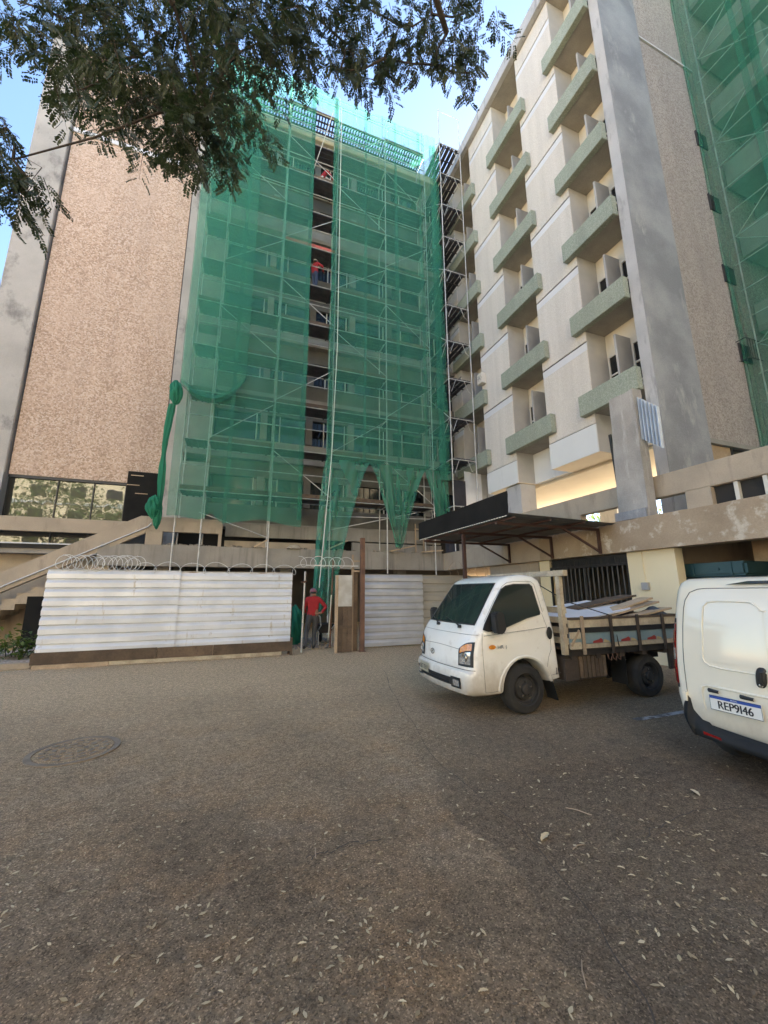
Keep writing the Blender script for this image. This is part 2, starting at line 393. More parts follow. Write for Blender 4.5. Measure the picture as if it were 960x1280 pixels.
# volume behind the facade
bx('core', MAT['wall_cream'], rw, 11.30, 16.5, 6.75, 40, 5.78, 25.1)
bx('roof_slab', MAT['slab_edge'], rw, 10.25, 16.5, 6.75, 40, 25.12, 25.4)
# corner pier and gable
bx('corner_pier', MAT['concrete_pier'], rw, 10.2, 10.62, 6.53, 6.855, 0, RB, bevel=.01)
bx('gable_concrete', MAT['concrete_gable'], rw, 10.622, 12.1, 6.535, 6.75, 0, RB)
bx('gable_face_strip', MAT['concrete_gable'], rw, 10.205, 10.622, 6.522, 6.532, 0, RB)
bx('gable_panel', MAT['granite_grey'], rw, 12.13, 14.95, 6.585, 6.745, 5.76, 20.74)
bx('gable_panel', MAT['granite_grey'], rw, 12.13, 14.95, 6.585, 6.745, 20.92, RB)
bx('panel_joint', MAT['groove'], rw, 12.101, 12.128, 6.60, 6.74, 5.76, RB)
bx('string_course', MAT['band_white'], rw, 12.13, 14.95, 6.545, 6.74, 20.80, 20.86)
bx('string_course', MAT['groove'], rw, 12.13, 14.95, 6.60, 6.74, 20.742, 20.798)
bx('string_course', MAT['groove'], rw, 12.13, 14.95, 6.60, 6.74, 20.862, 20.918)
bx('gable_lintel', MAT['soffit_dark'], rw, 12.11, 14.95, 6.56, 6.75, 5.62, 5.755)
# strip window under the granite panel
sw = bx('window', MAT['void'], rw, 12.11, 14.9, 6.70, 6.74, 4.2, 5.615)
for x in (12.11, 13.15, 14.1): bx('frame', MAT['frame_dark'], sw, x, x+.05, 6.62, 6.698, 4.2, 5.615)
bx('pane', MAT['wood_fresh'], sw, 12.165, 13.145, 6.66, 6.695, 5.10, 5.61)
# small windows at the net edge
for z0 in (17.1, 14.35, 11.5, 8.6):
    w = bx('window', MAT['void'], rw, 14.40, 14.95, 6.55, 6.582, z0, z0+.62)
    bx('frame', MAT['frame_dark'], w, 14.38, 14.40, 6.53, 6.59, z0-.02, z0+.64)
    bx('frame', MAT['frame_dark'], w, 14.62, 14.65, 6.53, 6.549, z0, z0+.62)
    if z0 < 9:
        gm = MB()
        for zz in (z0-.03, z0+.64): gm.bar((14.28, 6.30, zz), (14.28, 6.57, zz), .02, .02).bar((14.28, 6.30, zz), (14.95, 6.30, zz), .02, .02)
        for k in range(5): gm.bar((14.32+.13*k, 6.30, z0-.03), (14.32+.13*k, 6.30, z0+.64), .014, .014)
        gm.build('grille', MAT['frame_dark'], w)

rec = [(6.858, 8.48), (10.46, 12.23), (14.24, 16.0)]
bays = [(8.48, 10.46), (12.23, 14.24), (16.0, 18.0)]
par = [(6.858, 8.84), (10.05, 12.57), (13.84, 16.36)]
# bays: textured panels, bands, white foot
for bi, (y0, y1) in enumerate(bays[:3]):
    bx('bay_core', MAT['groove'], rw, 10.235, 11.295, y0+.02, y1-.02, 5.85, 24.84)
    for yy, s in ((y0, 1), (y1, -1)):
        bx('bay_cheek', MAT['wall_grey'], rw, 10.232, 11.298, yy, yy+s*.019, 5.80, 24.845)
    zb = 6.725
    for k in range(7):
        zt = 9.26+FL*k if k < 6 else 24.845
        bx('wall_panel', MAT['cream_panel'], rw, 10.2, 10.234, y0+.004, y1-.004, zb, zt, bevel=.006)
        if k < 6:
            bx('white_band', MAT['band_white'], rw, 10.205, 10.234, y0+.004, y1-.004, zt+.004, zt+.262)
            zb = zt+.315
    bx('white_fascia', MAT['fascia_white'], rw, 10.19, 10.234, y0-.0, y1+.0, 5.78, 6.70, bevel=.006)
    bx('fascia_soffit', MAT['soffit'], rw, 10.236, 11.29, y0+.003, y1-.003, 5.782, 5.845)
# recesses
proto = {}
for ci, (y0, y1) in enumerate(rec):
    bx('recess_wall', MAT['wall_cream'], rw, 11.06, 11.29, y0+.003, y1-.003, 7.16, 24.84)
    bx('recess_foot', MAT['fascia_white'], rw, 11.03, 11.29, y0+.003, y1-.003, 5.79, 7.02)
    p0, p1 = par[ci]
    for k in range(6):
        z = 7.02+FL*k
        bal = bx('balcony_parapet', MAT['aggregate_green'], rw, 9.97, 10.188, p0, p1, z, z+.69, bevel=.012)
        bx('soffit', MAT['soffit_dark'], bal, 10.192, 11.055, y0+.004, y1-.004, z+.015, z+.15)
        ym = (y0+y1)/2
        fin = bx('divider_fin', MAT['fin_grey'], rw, 10.42, 11.055, ym-.035, ym+.035, z+.152, z+2.30, bevel=.004)
        # two windows behind the parapet
        for (a, b) in ((y0+.06, ym-.09), (ym+.09, y1-.06)):
            wz0, wz1 = z+.75, z+2.08
            win = bx('window', MAT['glass_dark'], rw, 11.035, 11.058, a, b, wz0, wz1)
            for zz in (wz0, wz0+.62, wz1-.05): bx('frame', MAT['frame_white'], win, 10.995, 11.034, a, b, zz, zz+.05)
            for yy in (a, b-.05, ): bx('frame', MAT['frame_white'], win, 10.99, 11.034, yy, yy+.05, wz0+.051, wz1-.051)
# roof edge
bx('roof_fascia', MAT['concrete_pier'], rw, 9.97, 10.19, 6.86, 18.0, 24.86, 25.52, bevel=.012)
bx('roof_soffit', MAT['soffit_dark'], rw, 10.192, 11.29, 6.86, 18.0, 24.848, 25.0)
# air conditioner on a far cheek
ac = thing('air_conditioner', (9.9, 14.1, 11.0), 'white air conditioning unit fixed to the cream wall beside the scaffold tower', 'air conditioner')
bx('casing', MAT['frame_white'], ac, 9.93, 10.18, 13.88, 14.22, 10.95, 11.45, bevel=.01)
MB().lathe([(.17, 0), (.17, .02), (.15, .02)], (9.925, 14.05, 11.2), 'x', 20, close=False).build('fan_ring', MAT['frame_dark'], ac)
fb = MB()
for k in range(5):
    t = k*1.2566; fb.bar((9.915, 14.05, 11.2), (9.915, 14.05+.14*math.cos(t), 11.2+.14*math.sin(t)), .05, .006, (1, 0, 0))
fb.build('fan_blades', MAT['fin_grey'], ac)
# pilotis storey
bx('pilotis_soffit', MAT['soffit'], rw, 11.3, 16.5, 6.76, 40, 5.70, 5.775)
for (x, y) in ((10.32, 12.28), (10.32, 20.0), (15.4, 12.28), (15.4, 20.0), (15.4, 27.0)):
    bx('column', MAT['concrete_pier'], rw, x, x+.75, y, y+.9, 3.3, 5.698 if x > 11 else 5.775, bevel=.015)
bx('core_wall', MAT['wall_cream'], rw, 11.5, 14.0, 24, 27.0, 3.3, 5.69)

# ------------------------------------------------------------------ far right wing behind the net
nw = thing('netted_wing', (18, 0, 0), 'building wing under repair with open floors behind green netting beside the grey granite gable', 'building')
bx('core', MAT['facade_grey'], nw, 17.2, 26, -14, 6.74, 0, 33.0)
bx('party_wall', MAT['granite_grey'], nw, 14.96, 17.19, 6.56, 6.74, 0, 25.4)
for k in range(10):
    z = 4.1+FL*k
    bx('floor_slab', MAT['slab_edge'], nw, 15.55, 17.19, -14, 6.50, z, z+.22)
    bx('balcony_wall', MAT['facade_pale'], nw, 15.55, 15.67, -14, 6.50, z+.222, z+1.0)
    bx('floor_slab', MAT['facade_grey'], nw, 16.9, 17.19, -14, 6.50, z+1.9, z+2.6)
    for y in (4.9, 2.4, -.1, -2.6, -5.1): bx('cross_wall', MAT['facade_pale'], nw, 15.9, 17.19, y, y+.18, z+.223, z+2.655)
# ------------------------------------------------------------------ podium: beams, deck, parapets
pod = thing('podium', (9, 5, 0), 'weathered tan concrete podium terrace with slotted parapet and deep edge beam', 'podium')
def rough_beam(name, mat, axis, c0, c1, a0, a1, z0, z1, step=.22, amp=.012):
    """beam along x or y with chipped, uneven faces: a subdivided box"""
    n = max(2, int(abs(a1-a0)/step)); b = MB(); sec = [(c0, z0), (c0, (z0+z1)/2), (c0, z1), (c1, z1), (c1, z0)]; m = len(sec)
    for i in range(n+1):
        a = a0+(a1-a0)*i/n
        for (c, z) in sec:
            q = amp*mnoise.noise((a*2.3, z*5, c)) ; q2 = amp*1.8*mnoise.noise((a*3.1, z*7+4, c*2))
            zz = z+(q2 if z == z1 else q*.4); cc = c+q
            b.v.append((a, cc, zz) if axis == 'x' else (cc, a, zz))
    for i in range(n):
        for j in range(m): b.f.append((i*m+j, i*m+(j+1) % m, (i+1)*m+(j+1) % m, (i+1)*m+j))
    b.f.append(tuple(range(m-1, -1, -1))); b.f.append(tuple(n*m+j for j in range(m))); b.m = [0]*len(b.f)
    return b.build(name, mat, pod, smooth=40)
rough_beam('edge_beam', MAT['beam_damaged'], 'y', 8.60, 8.98, -9.0, 9.6, 2.49, 3.23)
rough_beam('edge_beam', MAT['podium_tan'], 'y', 8.60, 8.98, 9.602, 15.58, 2.49, 3.23)
rough_beam('edge_beam', MAT['podium_grey'], 'x', 15.60, 15.98, -4.4, 8.98, 2.49, 3.23)
# decks
MAT['paving'] = M('paving', (.56, .49, .39), .85, (.48, .42, .33), 1.5, grain=.1, gsc=30)
bx('deck', MAT['paving'], pod, 8.985, 25, -9, 15.595, 2.95, 3.21)
bx('deck', MAT['paving'], pod, -3.3, 25, 15.985, 40, 2.95, 3.21)
# right parapet: top rail and solid pieces between the slots
bx('parapet_rail', MAT['podium_tan'], pod, 9.12, 9.34, -9, 6.42, 3.71, 4.235, bevel=.012)
bx('parapet_rail', MAT['podium_tan'], pod, 9.12, 9.34, 7.05, 15.6, 3.71, 4.235, bevel=.012)
bx('parapet_post', MAT['podium_tan'], pod, 9.12, 9.34, 6.425, 7.045, 3.21, 4.235)
for (a, b) in ((5.08, 5.58), (8.43, 9.05), (9.5, 15.6)):
    bx('parapet_post', MAT['podium_tan'], pod, 9.123, 9.337, a, b, 3.21, 3.709)
bx('slot_glazing', MAT['void'], pod, 9.25, 9.27, -9, 5.08, 3.21, 3.708)
for k in range(14):
    y = 4.62-k*.47
    bx('slot_mullion', MAT['frame_white'] if k < 2 else MAT['podium_tan'], pod, 9.16, 9.248, y, y+.07, 3.21, 3.706)
# walls, pillar and storage bay under the right beam
bx('pillar_wall', MAT['gate_cream'], pod, 8.80, 9.05, 5.78, 6.90, 0, 2.488)
bx('pillar_wall', MAT['gate_cream'], pod, 8.84, 9.05, 9.50, 9.92, 0, 2.488)
bx('pillar_wall', MAT['podium_tan'], pod, 8.90, 9.05, 10.02, 12.6, 0, 2.488)
bx('back_wall', MAT['facade_grey'], pod, 13.0, 13.2, -9, 15.5, 0, 2.948)
bx('partition_wall', MAT['podium_tan'], pod, 9.06, 12.99, 6.3, 6.45, 0, 2.948)
for k in range(7):
    y = 5.3-k*.62
    bx('timber_upright', MAT['wood_fresh'] if k % 2 == 0 else MAT['wood_board'], pod, 10.6, 10.72, y-.3, y, 0, 2.9)
bx('damaged_ceiling', MAT['facade_pale'], pod, 9.0, 9.9, 4.2, 5.2, 2.62, 2.70)
# centre: dark undercroft
bx('back_wall', MAT['facade_grey'], pod, -3.3, 12.9, 21, 21.2, 0, 2.948)
bx('side_wall', MAT['facade_grey'], pod, -3.5, -3.3, 16.0, 21, 0, 2.948)
for x in (-2.8, 1.6, 6.6): bx('column', MAT['podium_grey'], pod, x, x+.45, 16.2, 16.65, 0, 2.948, bevel=.02)
bx('undercroft_wall', MAT['podium_grey'], pod, 1.2, 2.2, 18.2, 18.4, 0, 2.948)
# centre parapet (upper rail set back) and low wall on the deck
bx('parapet_rail', MAT['podium_grey'], pod, -.52, 8.9, 16.35, 16.52, 3.72, 4.24, bevel=.012)
bx('low_wall', MAT['podium_tan'], pod, -.52, 3.0, 16.3, 16.5, 3.21, 3.55)
bx('low_wall', MAT['podium_grey'], pod, 4.6, 8.9, 16.3, 16.5, 3.21, 3.66)
# left: parapet with slot at the stair head
bx('parapet_rail', MAT['podium_tan'], pod, -3.05, -.60, 15.60, 15.80, 3.70, 4.22, bevel=.01)
bx('parapet_post', MAT['podium_tan'], pod, -3.05, -2.54, 15.603, 15.797, 3.21, 3.698)
bx('parapet_post', MAT['podium_tan'], pod, -.72, -.61, 15.603, 15.797, 3.21, 3.698)
rub = MB()
for k in range(150):
    x = rnd.uniform(-2.5, -.8) if k < 60 else rnd.uniform(-.5, 8.4); y = rnd.uniform(15.65, 16.2); s = rnd.uniform(.02, .075)
    a = rnd.uniform(0, 3); d = Vector((math.cos(a), math.sin(a), rnd.uniform(-.3, .3)))*s
    rub.bar(Vector((x, y, 3.24+s*.4))-d, Vector((x, y, 3.24+s*.4))+d, s*1.3, s*rnd.uniform(.5, 1.1))
tag(rub.build('rubble', MAT['rubble']), 'broken concrete rubble lying along the podium deck edge', 'rubble', kind='stuff')

# ------------------------------------------------------------------ concrete stair on the left
st = thing('concrete_stair', (-6, 16.2, 0), 'concrete stair with sloping tan guard rising to the podium', 'stair')
MB().prism([(-3.052, 4.22), (-3.25, 4.22), (-9.6, .66), (-9.6, .06), (-3.052, 3.63)], lambda a, b, d: (a, d, b), 15.60, 15.80).build('guard', MAT['podium_tan'], st)
n = 18
for i in range(n):
    x0 = -9.1+i*.335; z1 = .178*(i+1)
    bx('step', MAT['podium_tan'], st, x0, x0+.334, 15.82, 17.0, max(0, z1-.34), z1)
MB().tube([(-9.2, 15.55, .42), (-3.0, 15.55, 3.84), (-2.9, 15.55, 3.98)], .02, 8).build('handrail', MAT['band_white'], st, smooth=60)
for k in range(4):
    x = -8.6+k*1.75; zr = .42+(x+9.2)*(3.42/6.2); MB().bar((x, 15.55, zr), (x, 15.61, zr+.08), .02, .02).build('rail_bracket', MAT['steel_galv'], st)
bb = tag(bx('leaning_board', MAT['black_board'], None, -5.55, -4.45, 14.3, 14.34, .1, 1.50), 'black board leaning below the concrete stair beside the shrub', 'board')

# ------------------------------------------------------------------ left wing: blank granite gable
def glass_mat():
    m, t, b, out = nt('window_reflective')
    gl = t.nodes.new('ShaderNodeBsdfGlossy'); gl.inputs['Roughness'].default_value = .02; gl.inputs['Color'].default_value = (.17, .18, .18, 1)
    n = noise(t, posn(t), 1.4, 2); bp = t.nodes.new('ShaderNodeBump'); bp.inputs['Strength'].default_value = .05; bp.inputs['Distance'].default_value = .05
    t.links.new(n, bp.inputs['Height']); t.links.new(bp.outputs[0], gl.inputs['Normal'])
    b.inputs['Base Color'].default_value = (.05, .047, .036, 1); b.inputs['Roughness'].default_value = .3
    mx = t.nodes.new('ShaderNodeMixShader'); mx.inputs[0].default_value = .5
    t.links.new(b.outputs[0], mx.inputs[1]); t.links.new(gl.outputs[0], mx.inputs[2]); t.links.new(mx.outputs[0], out.inputs[0]); return m
MAT['window_reflective'] = glass_mat()
lw = thing('granite_wing', (-5.6, 18, 0), 'blank building wing faced in pink granite between weathered concrete strips', 'building')
bx('core', MAT['facade_grey'], lw, -8.9, -2.32, 17.28, 40, 0, 25.35)
bx('granite_panel', MAT['granite_pink'], lw, -7.72, -3.06, 17.0, 17.27, 5.70, 20.84)
bx('granite_panel', MAT['granite_pink'], lw, -7.72, -3.06, 17.0, 17.27, 21.10, 25.4)
bx('string_course', MAT['band_white'], lw, -7.72, -3.06, 16.95, 17.27, 20.86, 21.08)
bx('concrete_strip', MAT['concrete_old'], lw, -8.95, -7.78, 16.86, 17.27, 0, 25.6, bevel=.02)
bx('strip_joint', MAT['groove'], lw, -7.778, -7.722, 17.08, 17.27, 5.7, 25.4)
bx('concrete_strip', MAT['concrete_old'], lw, -3.02, -2.32, 16.97, 17.27, 3.21, 25.6, bevel=.01)
bx('strip_joint', MAT['groove'], lw, -3.058, -3.022, 17.05, 17.27, 5.7, 25.4)
bx('lintel', MAT['frame_dark'], lw, -7.72, -3.06, 17.02, 17.27, 5.60, 5.695)
gw = bx('window', MAT['window_reflective'], lw, -7.72, -4.13, 17.10, 17.13, 3.22, 5.595)
for x in (-7.72, -6.3, -5.2, -4.18): bx('frame', MAT['frame_dark'], gw, x, x+.035, 17.06, 17.099, 3.22, 5.595)
bx('black_hoarding', MAT['black_board'], lw, -4.125, -3.065, 16.93, 16.96, 4.10, 6.15)
for z, x in ((5.98, -3.9), (5.60, -4.0), (5.28, -3.7)): bx('torn_strip', MAT['wood_fresh'], lw, x-.12, x+.3, 16.915, 16.928, z, z+.03)
bx('side_frame', MAT['fin_grey'], lw, -7.80, -7.722, 16.70, 17.05, 4.2, 5.69)
bx('terrace_rail', MAT['podium_tan'], lw, -16, -3.3, 16.25, 16.42, 3.62, 4.10, bevel=.01)
bx('terrace_sill', MAT['band_white'], lw, -16, -3.3, 16.28, 16.42, 3.20, 3.24)
bx('terrace_gap', MAT['void'], lw, -16, -3.3, 16.34, 16.42, 3.07, 3.198)
bx('terrace_wall', MAT['podium_tan'], lw, -16, -3.3, 17.02, 17.2, 0, 3.065)
bx('terrace_floor', MAT['slab_edge'], lw, -16, -3.3, 16.43, 17.28, 2.9, 3.06)
# block added behind the viewer to bounce warm sunlight; mirrored in the window
ob = thing('added_bounce_block', (0, -24, 0), 'added sunlit cream apartment block bouncing warm light, mirrored in the window glass', 'building')
MAT['wall_yellow'] = M('wall_yellow', (.82, .70, .50), .8, (.78, .66, .46), .8)
bx('wall', MAT['wall_yellow'], ob, -42, 34, -36, -24, 0, 22)
bx('roof_edge', MAT['band_white'], ob, -42.3, 34.3, -36.3, -23.7, 22.01, 22.5)
w0 = None
for r in range(7):
    for c in range(19):
        x, z = -40+c*4.0, 1.2+r*3.0
        if w0 is None: w0 = bx('window', MAT['glass_dark'], ob, x, x+1.5, -23.995, -23.94, z, z+1.3)
        else: inst(w0, (x+.75, -23.9675, z), ob)
    bx('floor_band', MAT['band_white'], ob, -42, 34, -23.995, -23.9, .3+r*3.0, .55+r*3.0)
# neighbour seen past the left edge
nb = thing('distant_block', (-24, 40, 0), 'pale distant apartment block beyond the granite wing', 'building')
bx('wall', MAT['fascia_white'], nb, -34, -18.5, 44, 56, 0, 27)
w0 = None
for r in range(8):
    for c in range(6):
        x, z = -32.6+c*2.4, 2.2+r*3.0
        if w0 is None: w0 = bx('window', MAT['glass_dark'], nb, x, x+1.3, 43.93, 43.995, z, z+1.4)
        else: inst(w0, (x+.65, 43.9625, z), nb)
# ------------------------------------------------------------------ centre block behind the scaffold
cb = thing('central_block', (4, 20, 0), 'central building block under repair behind green safety netting', 'building')
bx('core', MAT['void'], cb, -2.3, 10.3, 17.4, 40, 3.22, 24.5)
bx('roof_edge', MAT['roof_cream'], cb, -2.3, 10.15, 16.35, 40, 24.52, 24.98, bevel=.02)
for k in range(7):
    z = 4.14+FL*k
    bx('floor_slab', MAT['slab_edge'], cb, -2.3, 10.2, 16.60, 17.39, z, z+.2)
    bx('spandrel', MAT['facade_pale'] if k % 2 else MAT['facade_grey'], cb, -1.3, 10.2, 16.85, 16.97, z+.202, z+.98)
    bx('window_band', MAT['glass_dark'], cb, -1.3, 10.2, 17.0, 17.05, z+.98, z+2.2)
    bx('lintel', MAT['facade_grey'], cb, -1.3, 10.2, 16.88, 17.1, z+2.202, z+2.878)
    bx('pier', MAT['facade_pale'], cb, -2.3, -1.32, 16.80, 17.38, z+.202, z+2.6)
    for i in range(6):
        x = .55+i*1.95
        bx('pier', MAT['facade_grey'] if i % 2 else MAT['slab_edge'], cb, x, x+.28, 16.72, 16.99, z+.981, z+2.201)
    for i in range(11):
        x = -.6+i*.98
        if i % 3: bx('mullion', MAT['frame_white'], cb, x, x+.045, 16.95, 16.998, z+.983, z+2.199)
# roof terrace: low structure and loose sheets
bx('roof_hut', MAT['facade_pale'], cb, -1.8, 2.2, 19.5, 24, 24.99, 26.4)

# ------------------------------------------------------------------ centre scaffold
sc_ = thing('scaffold', (3, 15.8, 3.2), 'galvanised tube scaffold with dark decks behind the green nets of the central block', 'scaffold')
PX = [-2.15, -1.3, 1.03, 3.37, 5.83, 8.07]
LZ = [3.25+1.953*k for k in range(1, 12)]     # 5.20 ... 24.73
Y0, Y1 = 15.32, 16.28
pole = MB().tube([(0, Y0, 0.0), (0, Y0, 26.25)], .027, 8).build('pole', MAT['steel_galv'], sc_, smooth=60)
pb = WL[pole.name].copy(); first = True
for i, x in enumerate(PX):
    for y in (Y0, Y1):
        zb = 0.0 if y == Y0 else 3.22
        if first: pole.location = Vector((x, y, 0))-WL[sc_.name]; first = False; continue
        q = inst(pole, (x, y, zb), sc_)
        if zb: q.scale.z = (26.25-zb)/26.25
led = {}
for i in range(len(PX)-1):
    L = PX[i+1]-PX[i]; mid = (PX[i]+PX[i+1])/2
    l0 = MB().tube([(PX[i], Y0, LZ[0]), (PX[i+1], Y0, LZ[0])], .02, 6).build('ledger', MAT['steel_galv'], sc_, smooth=60)
    # steel deck seen from below as a grate of rungs
    d = MB()
    for q_ in range(4): d.box(PX[i]+.03, PX[i+1]-.03, Y0+.06+q_*.215, Y0+.06+q_*.215+.195, LZ[0]+.004*(q_ % 2), LZ[0]+.04)
    for r in range(3): d.box(PX[i]+.2+r*(L-.4)/2-.03, PX[i]+.2+r*(L-.4)/2+.03, Y0+.05, Y0+.92, LZ[0]-.035, LZ[0]-.001)
    dg = MB()
    for yy in (Y0+.06, Y0+.34, Y0+.60, Y0+.86): dg.box(PX[i]+.03, PX[i+1]-.03, yy-.03, yy+.03, LZ[-1], LZ[-1]+.05)
    nn = int(L/.14)
    for r in range(nn):
        xx = PX[i]+.08+r*(L-.16)/max(1, nn-1); dg.box(xx-.032, xx+.032, Y0+.06, Y0+.86, LZ[-1]+.012, LZ[-1]+.045)
    dg.build('grating', MAT['deck_steel'], sc_)
    d0 = d.build('deck', MAT['deck_wood'] if i % 2 else MAT['deck_steel'], sc_)
    kick = bx('toe_board', MAT['wood_board'], sc_, PX[i]+.03, PX[i+1]-.03, Y0+.035, Y0+.06, LZ[0]+.052, LZ[0]+.20)
    for k, z in enumerate(LZ):
        if k:
            inst(l0, (mid, Y0, z-.02), sc_); o = inst(d0, (mid, WL[d0.name].y, z-.035), sc_) if k < len(LZ)-1 else None
            if (k, i) == (6, 2): o = inst(kick, (mid, Y0+.03, z+.05), sc_); o.data = o.data.copy(); o.data.materials[0] = MAT['deck_red']
            elif (k+i) % 2 == 0: inst(kick, (mid, Y0+.0475, z+.052), sc_)
        inst(l0, (mid, Y0, z+.95), sc_); inst(l0, (mid, Y1, z-.02), sc_)
        if k < len(LZ)-1 and (i+k) % 2 == 0 and L > 1:
            a, b = ((PX[i], PX[i+1]) if (i//1+k//2) % 2 else (PX[i+1], PX[i]))
            MB().tube([(a, Y0-.03, z+.1), (b, Y0-.03, z+1.85)], .016, 6).build('brace', MAT['steel_galv'], sc_, smooth=60)
tr0 = MB().tube([(PX[0], Y0, LZ[0]-.05), (PX[0], Y1, LZ[0]-.05)], .02, 6).build('transom', MAT['steel_galv'], sc_, smooth=60)
for i, x in enumerate(PX):
    for k, z in enumerate(LZ):
        if i or k: inst(tr0, (x, (Y0+Y1)/2, z-.07), sc_)
# rails above the roof
for z in (25.55, 26.05):
    MB().tube([(-2.2, Y0, z), (8.1, Y0, z)], .018, 6).build('guard_rail', MAT['steel_galv'], sc_, smooth=60)
for k in range(12):
    x = -1.9+k*.88; MB().tube([(x, Y0, 24.8), (x, Y0, 26.05)], .012, 6).build('rail_post', MAT['steel_galv'], sc_, smooth=60)
# diagonal tubes crossing low in front of the undercroft
MB().tube([(3.4, 15.25, 4.0), (7.2, 15.35, 4.95)], .02, 6).build('raking_tube', MAT['steel_galv'], sc_, smooth=60)
MB().tube([(-1.4, 15.2, 4.4), (.95, 15.25, 3.6)], .02, 6).build('raking_tube', MAT['steel_galv'], sc_, smooth=60)
MB().tube([(3.37, 15.25, 4.55), (8.1, 15.25, 4.7)], .016, 6).build('raking_tube', MAT['steel_galv'], sc_, smooth=60)

# ------------------------------------------------------------------ scaffold tower by the balcony wing
s2 = thing('scaffold_tower', (9.3, 15.5, 3.2), 'open steel scaffold tower with dark decks beside the cream balcony wing', 'scaffold')
TX, TY = (8.62, 9.86), (14.55, 16.6)
p2 = MB().tube([(TX[0], TY[0], 3.24), (TX[0], TY[0], 27.2)], .024, 8).build('pole', MAT['steel_galv'], s2, smooth=60)
for x in TX:
    for y in TY:
        if (x, y) != (TX[0], TY[0]): inst(p2, (x, y, 3.24), s2)
tl = MB().tube([(TX[0], TY[0], 5.2), (TX[1], TY[0], 5.2)], .018, 6).build('ledger', MAT['steel_galv'], s2, smooth=60)
tv = MB().tube([(TX[0], TY[0], 5.2), (TX[0], TY[1], 5.2)], .018, 6).build('ledger', MAT['steel_galv'], s2, smooth=60)
d = MB()
for q_ in range(5): d.box(8.66+q_*.235, 8.66+q_*.235+.185, TY[0]+.02, 18.4, 5.22+.004*(q_ % 2), 5.26)
for r in range(7): d.box(8.64, 9.84, TY[0]+.1+r*.6, TY[0]+.15+r*.6, 5.18, 5.218)
td = d.build('deck', MAT['deck_steel'], s2)
br = MB().tube([(8.66, TY[0], 4.85), (8.74, TY[0], 4.55), (8.98, TY[0], 5.18)], .012, 6)
br.tube([(9.82, TY[0], 4.6), (9.62, TY[0], 4.72), (9.44, TY[0], 5.18)], .012, 6); br = br.build('frame_brace', MAT['steel_galv'], s2, smooth=60)
tz = [7.32+1.953*k for k in range(10)]
for k, z in enumerate(tz):
    inst(tl, (9.24, TY[0], z), s2); inst(tv, (TX[0], 15.575, z), s2); inst(tv, (TX[1], 15.575, z), s2); inst(td, (WL[td.name].x, WL[td.name].y, z+.02), s2)
    inst(br, (WL[br.name].x, WL[br.name].y, z-.64), s2)
    a, b = (TX if k % 2 else TX[::-1])
    MB().tube([(TX[0]-.03, TY[0] if k % 2 else TY[1], z), (TX[0]-.03, TY[1] if k % 2 else TY[0], z+1.9)], .013, 6).build('brace', MAT['steel_galv'], s2, smooth=60)
inst(tl, (9.24, TY[0], 27.1), s2)
for o in (tl, tv, td, br): pass

# white and black sheets standing on the podium corner
ws = thing('white_sheet_screen', (9.7, 15.3, 3.2), 'white corrugated sheets standing on the podium below the scaffold tower', 'sheet metal')
for k in range(4):
    x = 9.62+k*.31
    bx('sheet', MAT['sheet_white'] if k < 3 else MAT['sheet_dull'], ws, x, x+.30, 15.2+.02*(k % 2), 15.215+.02*(k % 2), 3.22, 7.05-.02*k)
tag(bx('black_door', M('door_navy', (.018, .018, .026), .5, (.03, .03, .04), 2), None, 8.98, 9.60, 15.10, 15.15, 3.22, 6.55), 'tall black door leaf standing beside the white sheets on the podium', 'door')
tag(bx('black_crate', M('crate_navy', (.03, .03, .045), .6, (.045, .045, .06), 2), None, 8.55, 8.95, 15.0, 15.3, 3.23, 4.95, bevel=.01), 'dark navy cabinet standing against the black door on the podium', 'cabinet')

# trestle and loose timber on the podium deck
tre = thing('wooden_trestle', (7.7, 16.1, 3.2), 'small pale wooden trestle on the podium behind the nets', 'trestle')
for x in (7.45, 7.85):
    MB().bar((x, 16.0, 3.22), (x+.03, 16.1, 4.6), .05, .05).build('leg', MAT['wood_pale'], tre)
for z in (3.9, 4.35): MB().bar((7.42, 16.06, z), (7.92, 16.06, z), .05, .06).build('rail', MAT['wood_pale'], tre)
for (a, b, lab) in (((.55, 15.5, 3.25), (1.05, 15.5, 3.55), 'short plank leaning on a pole at the podium edge above the white hoarding'),
                    ((3.4, 15.45, 3.28), (4.15, 15.5, 3.62), 'pale plank propped on the podium edge above the gate opening'),
                    ((6.0, 15.5, 3.25), (7.15, 15.55, 3.52), 'long pale plank sloping on the podium edge under the net tail'),
                    ((7.5, 15.45, 3.26), (8.5, 15.5, 3.36), 'pale plank lying on the podium beside the black canopy board')):
    tag(MB().bar(a, b, .16, .05).build('plank', MAT['wood_fresh']), lab, 'plank')
sk = thing('cement_sack', (2.0, 15.65, 3.23), 'pale torn sack slumped on the podium edge by the net tail', 'sack')
MB().grid(lambda u, v: (1.75+.55*u, 15.5+.3*v, 3.24+.16*math.sin(math.pi*u)**.6*math.sin(math.pi*v)**.6*(1+.3*mnoise.noise((u*5, v*5, 2)))), 14, 10).build('sack_body', MAT['wood_cream'], sk, smooth=80)
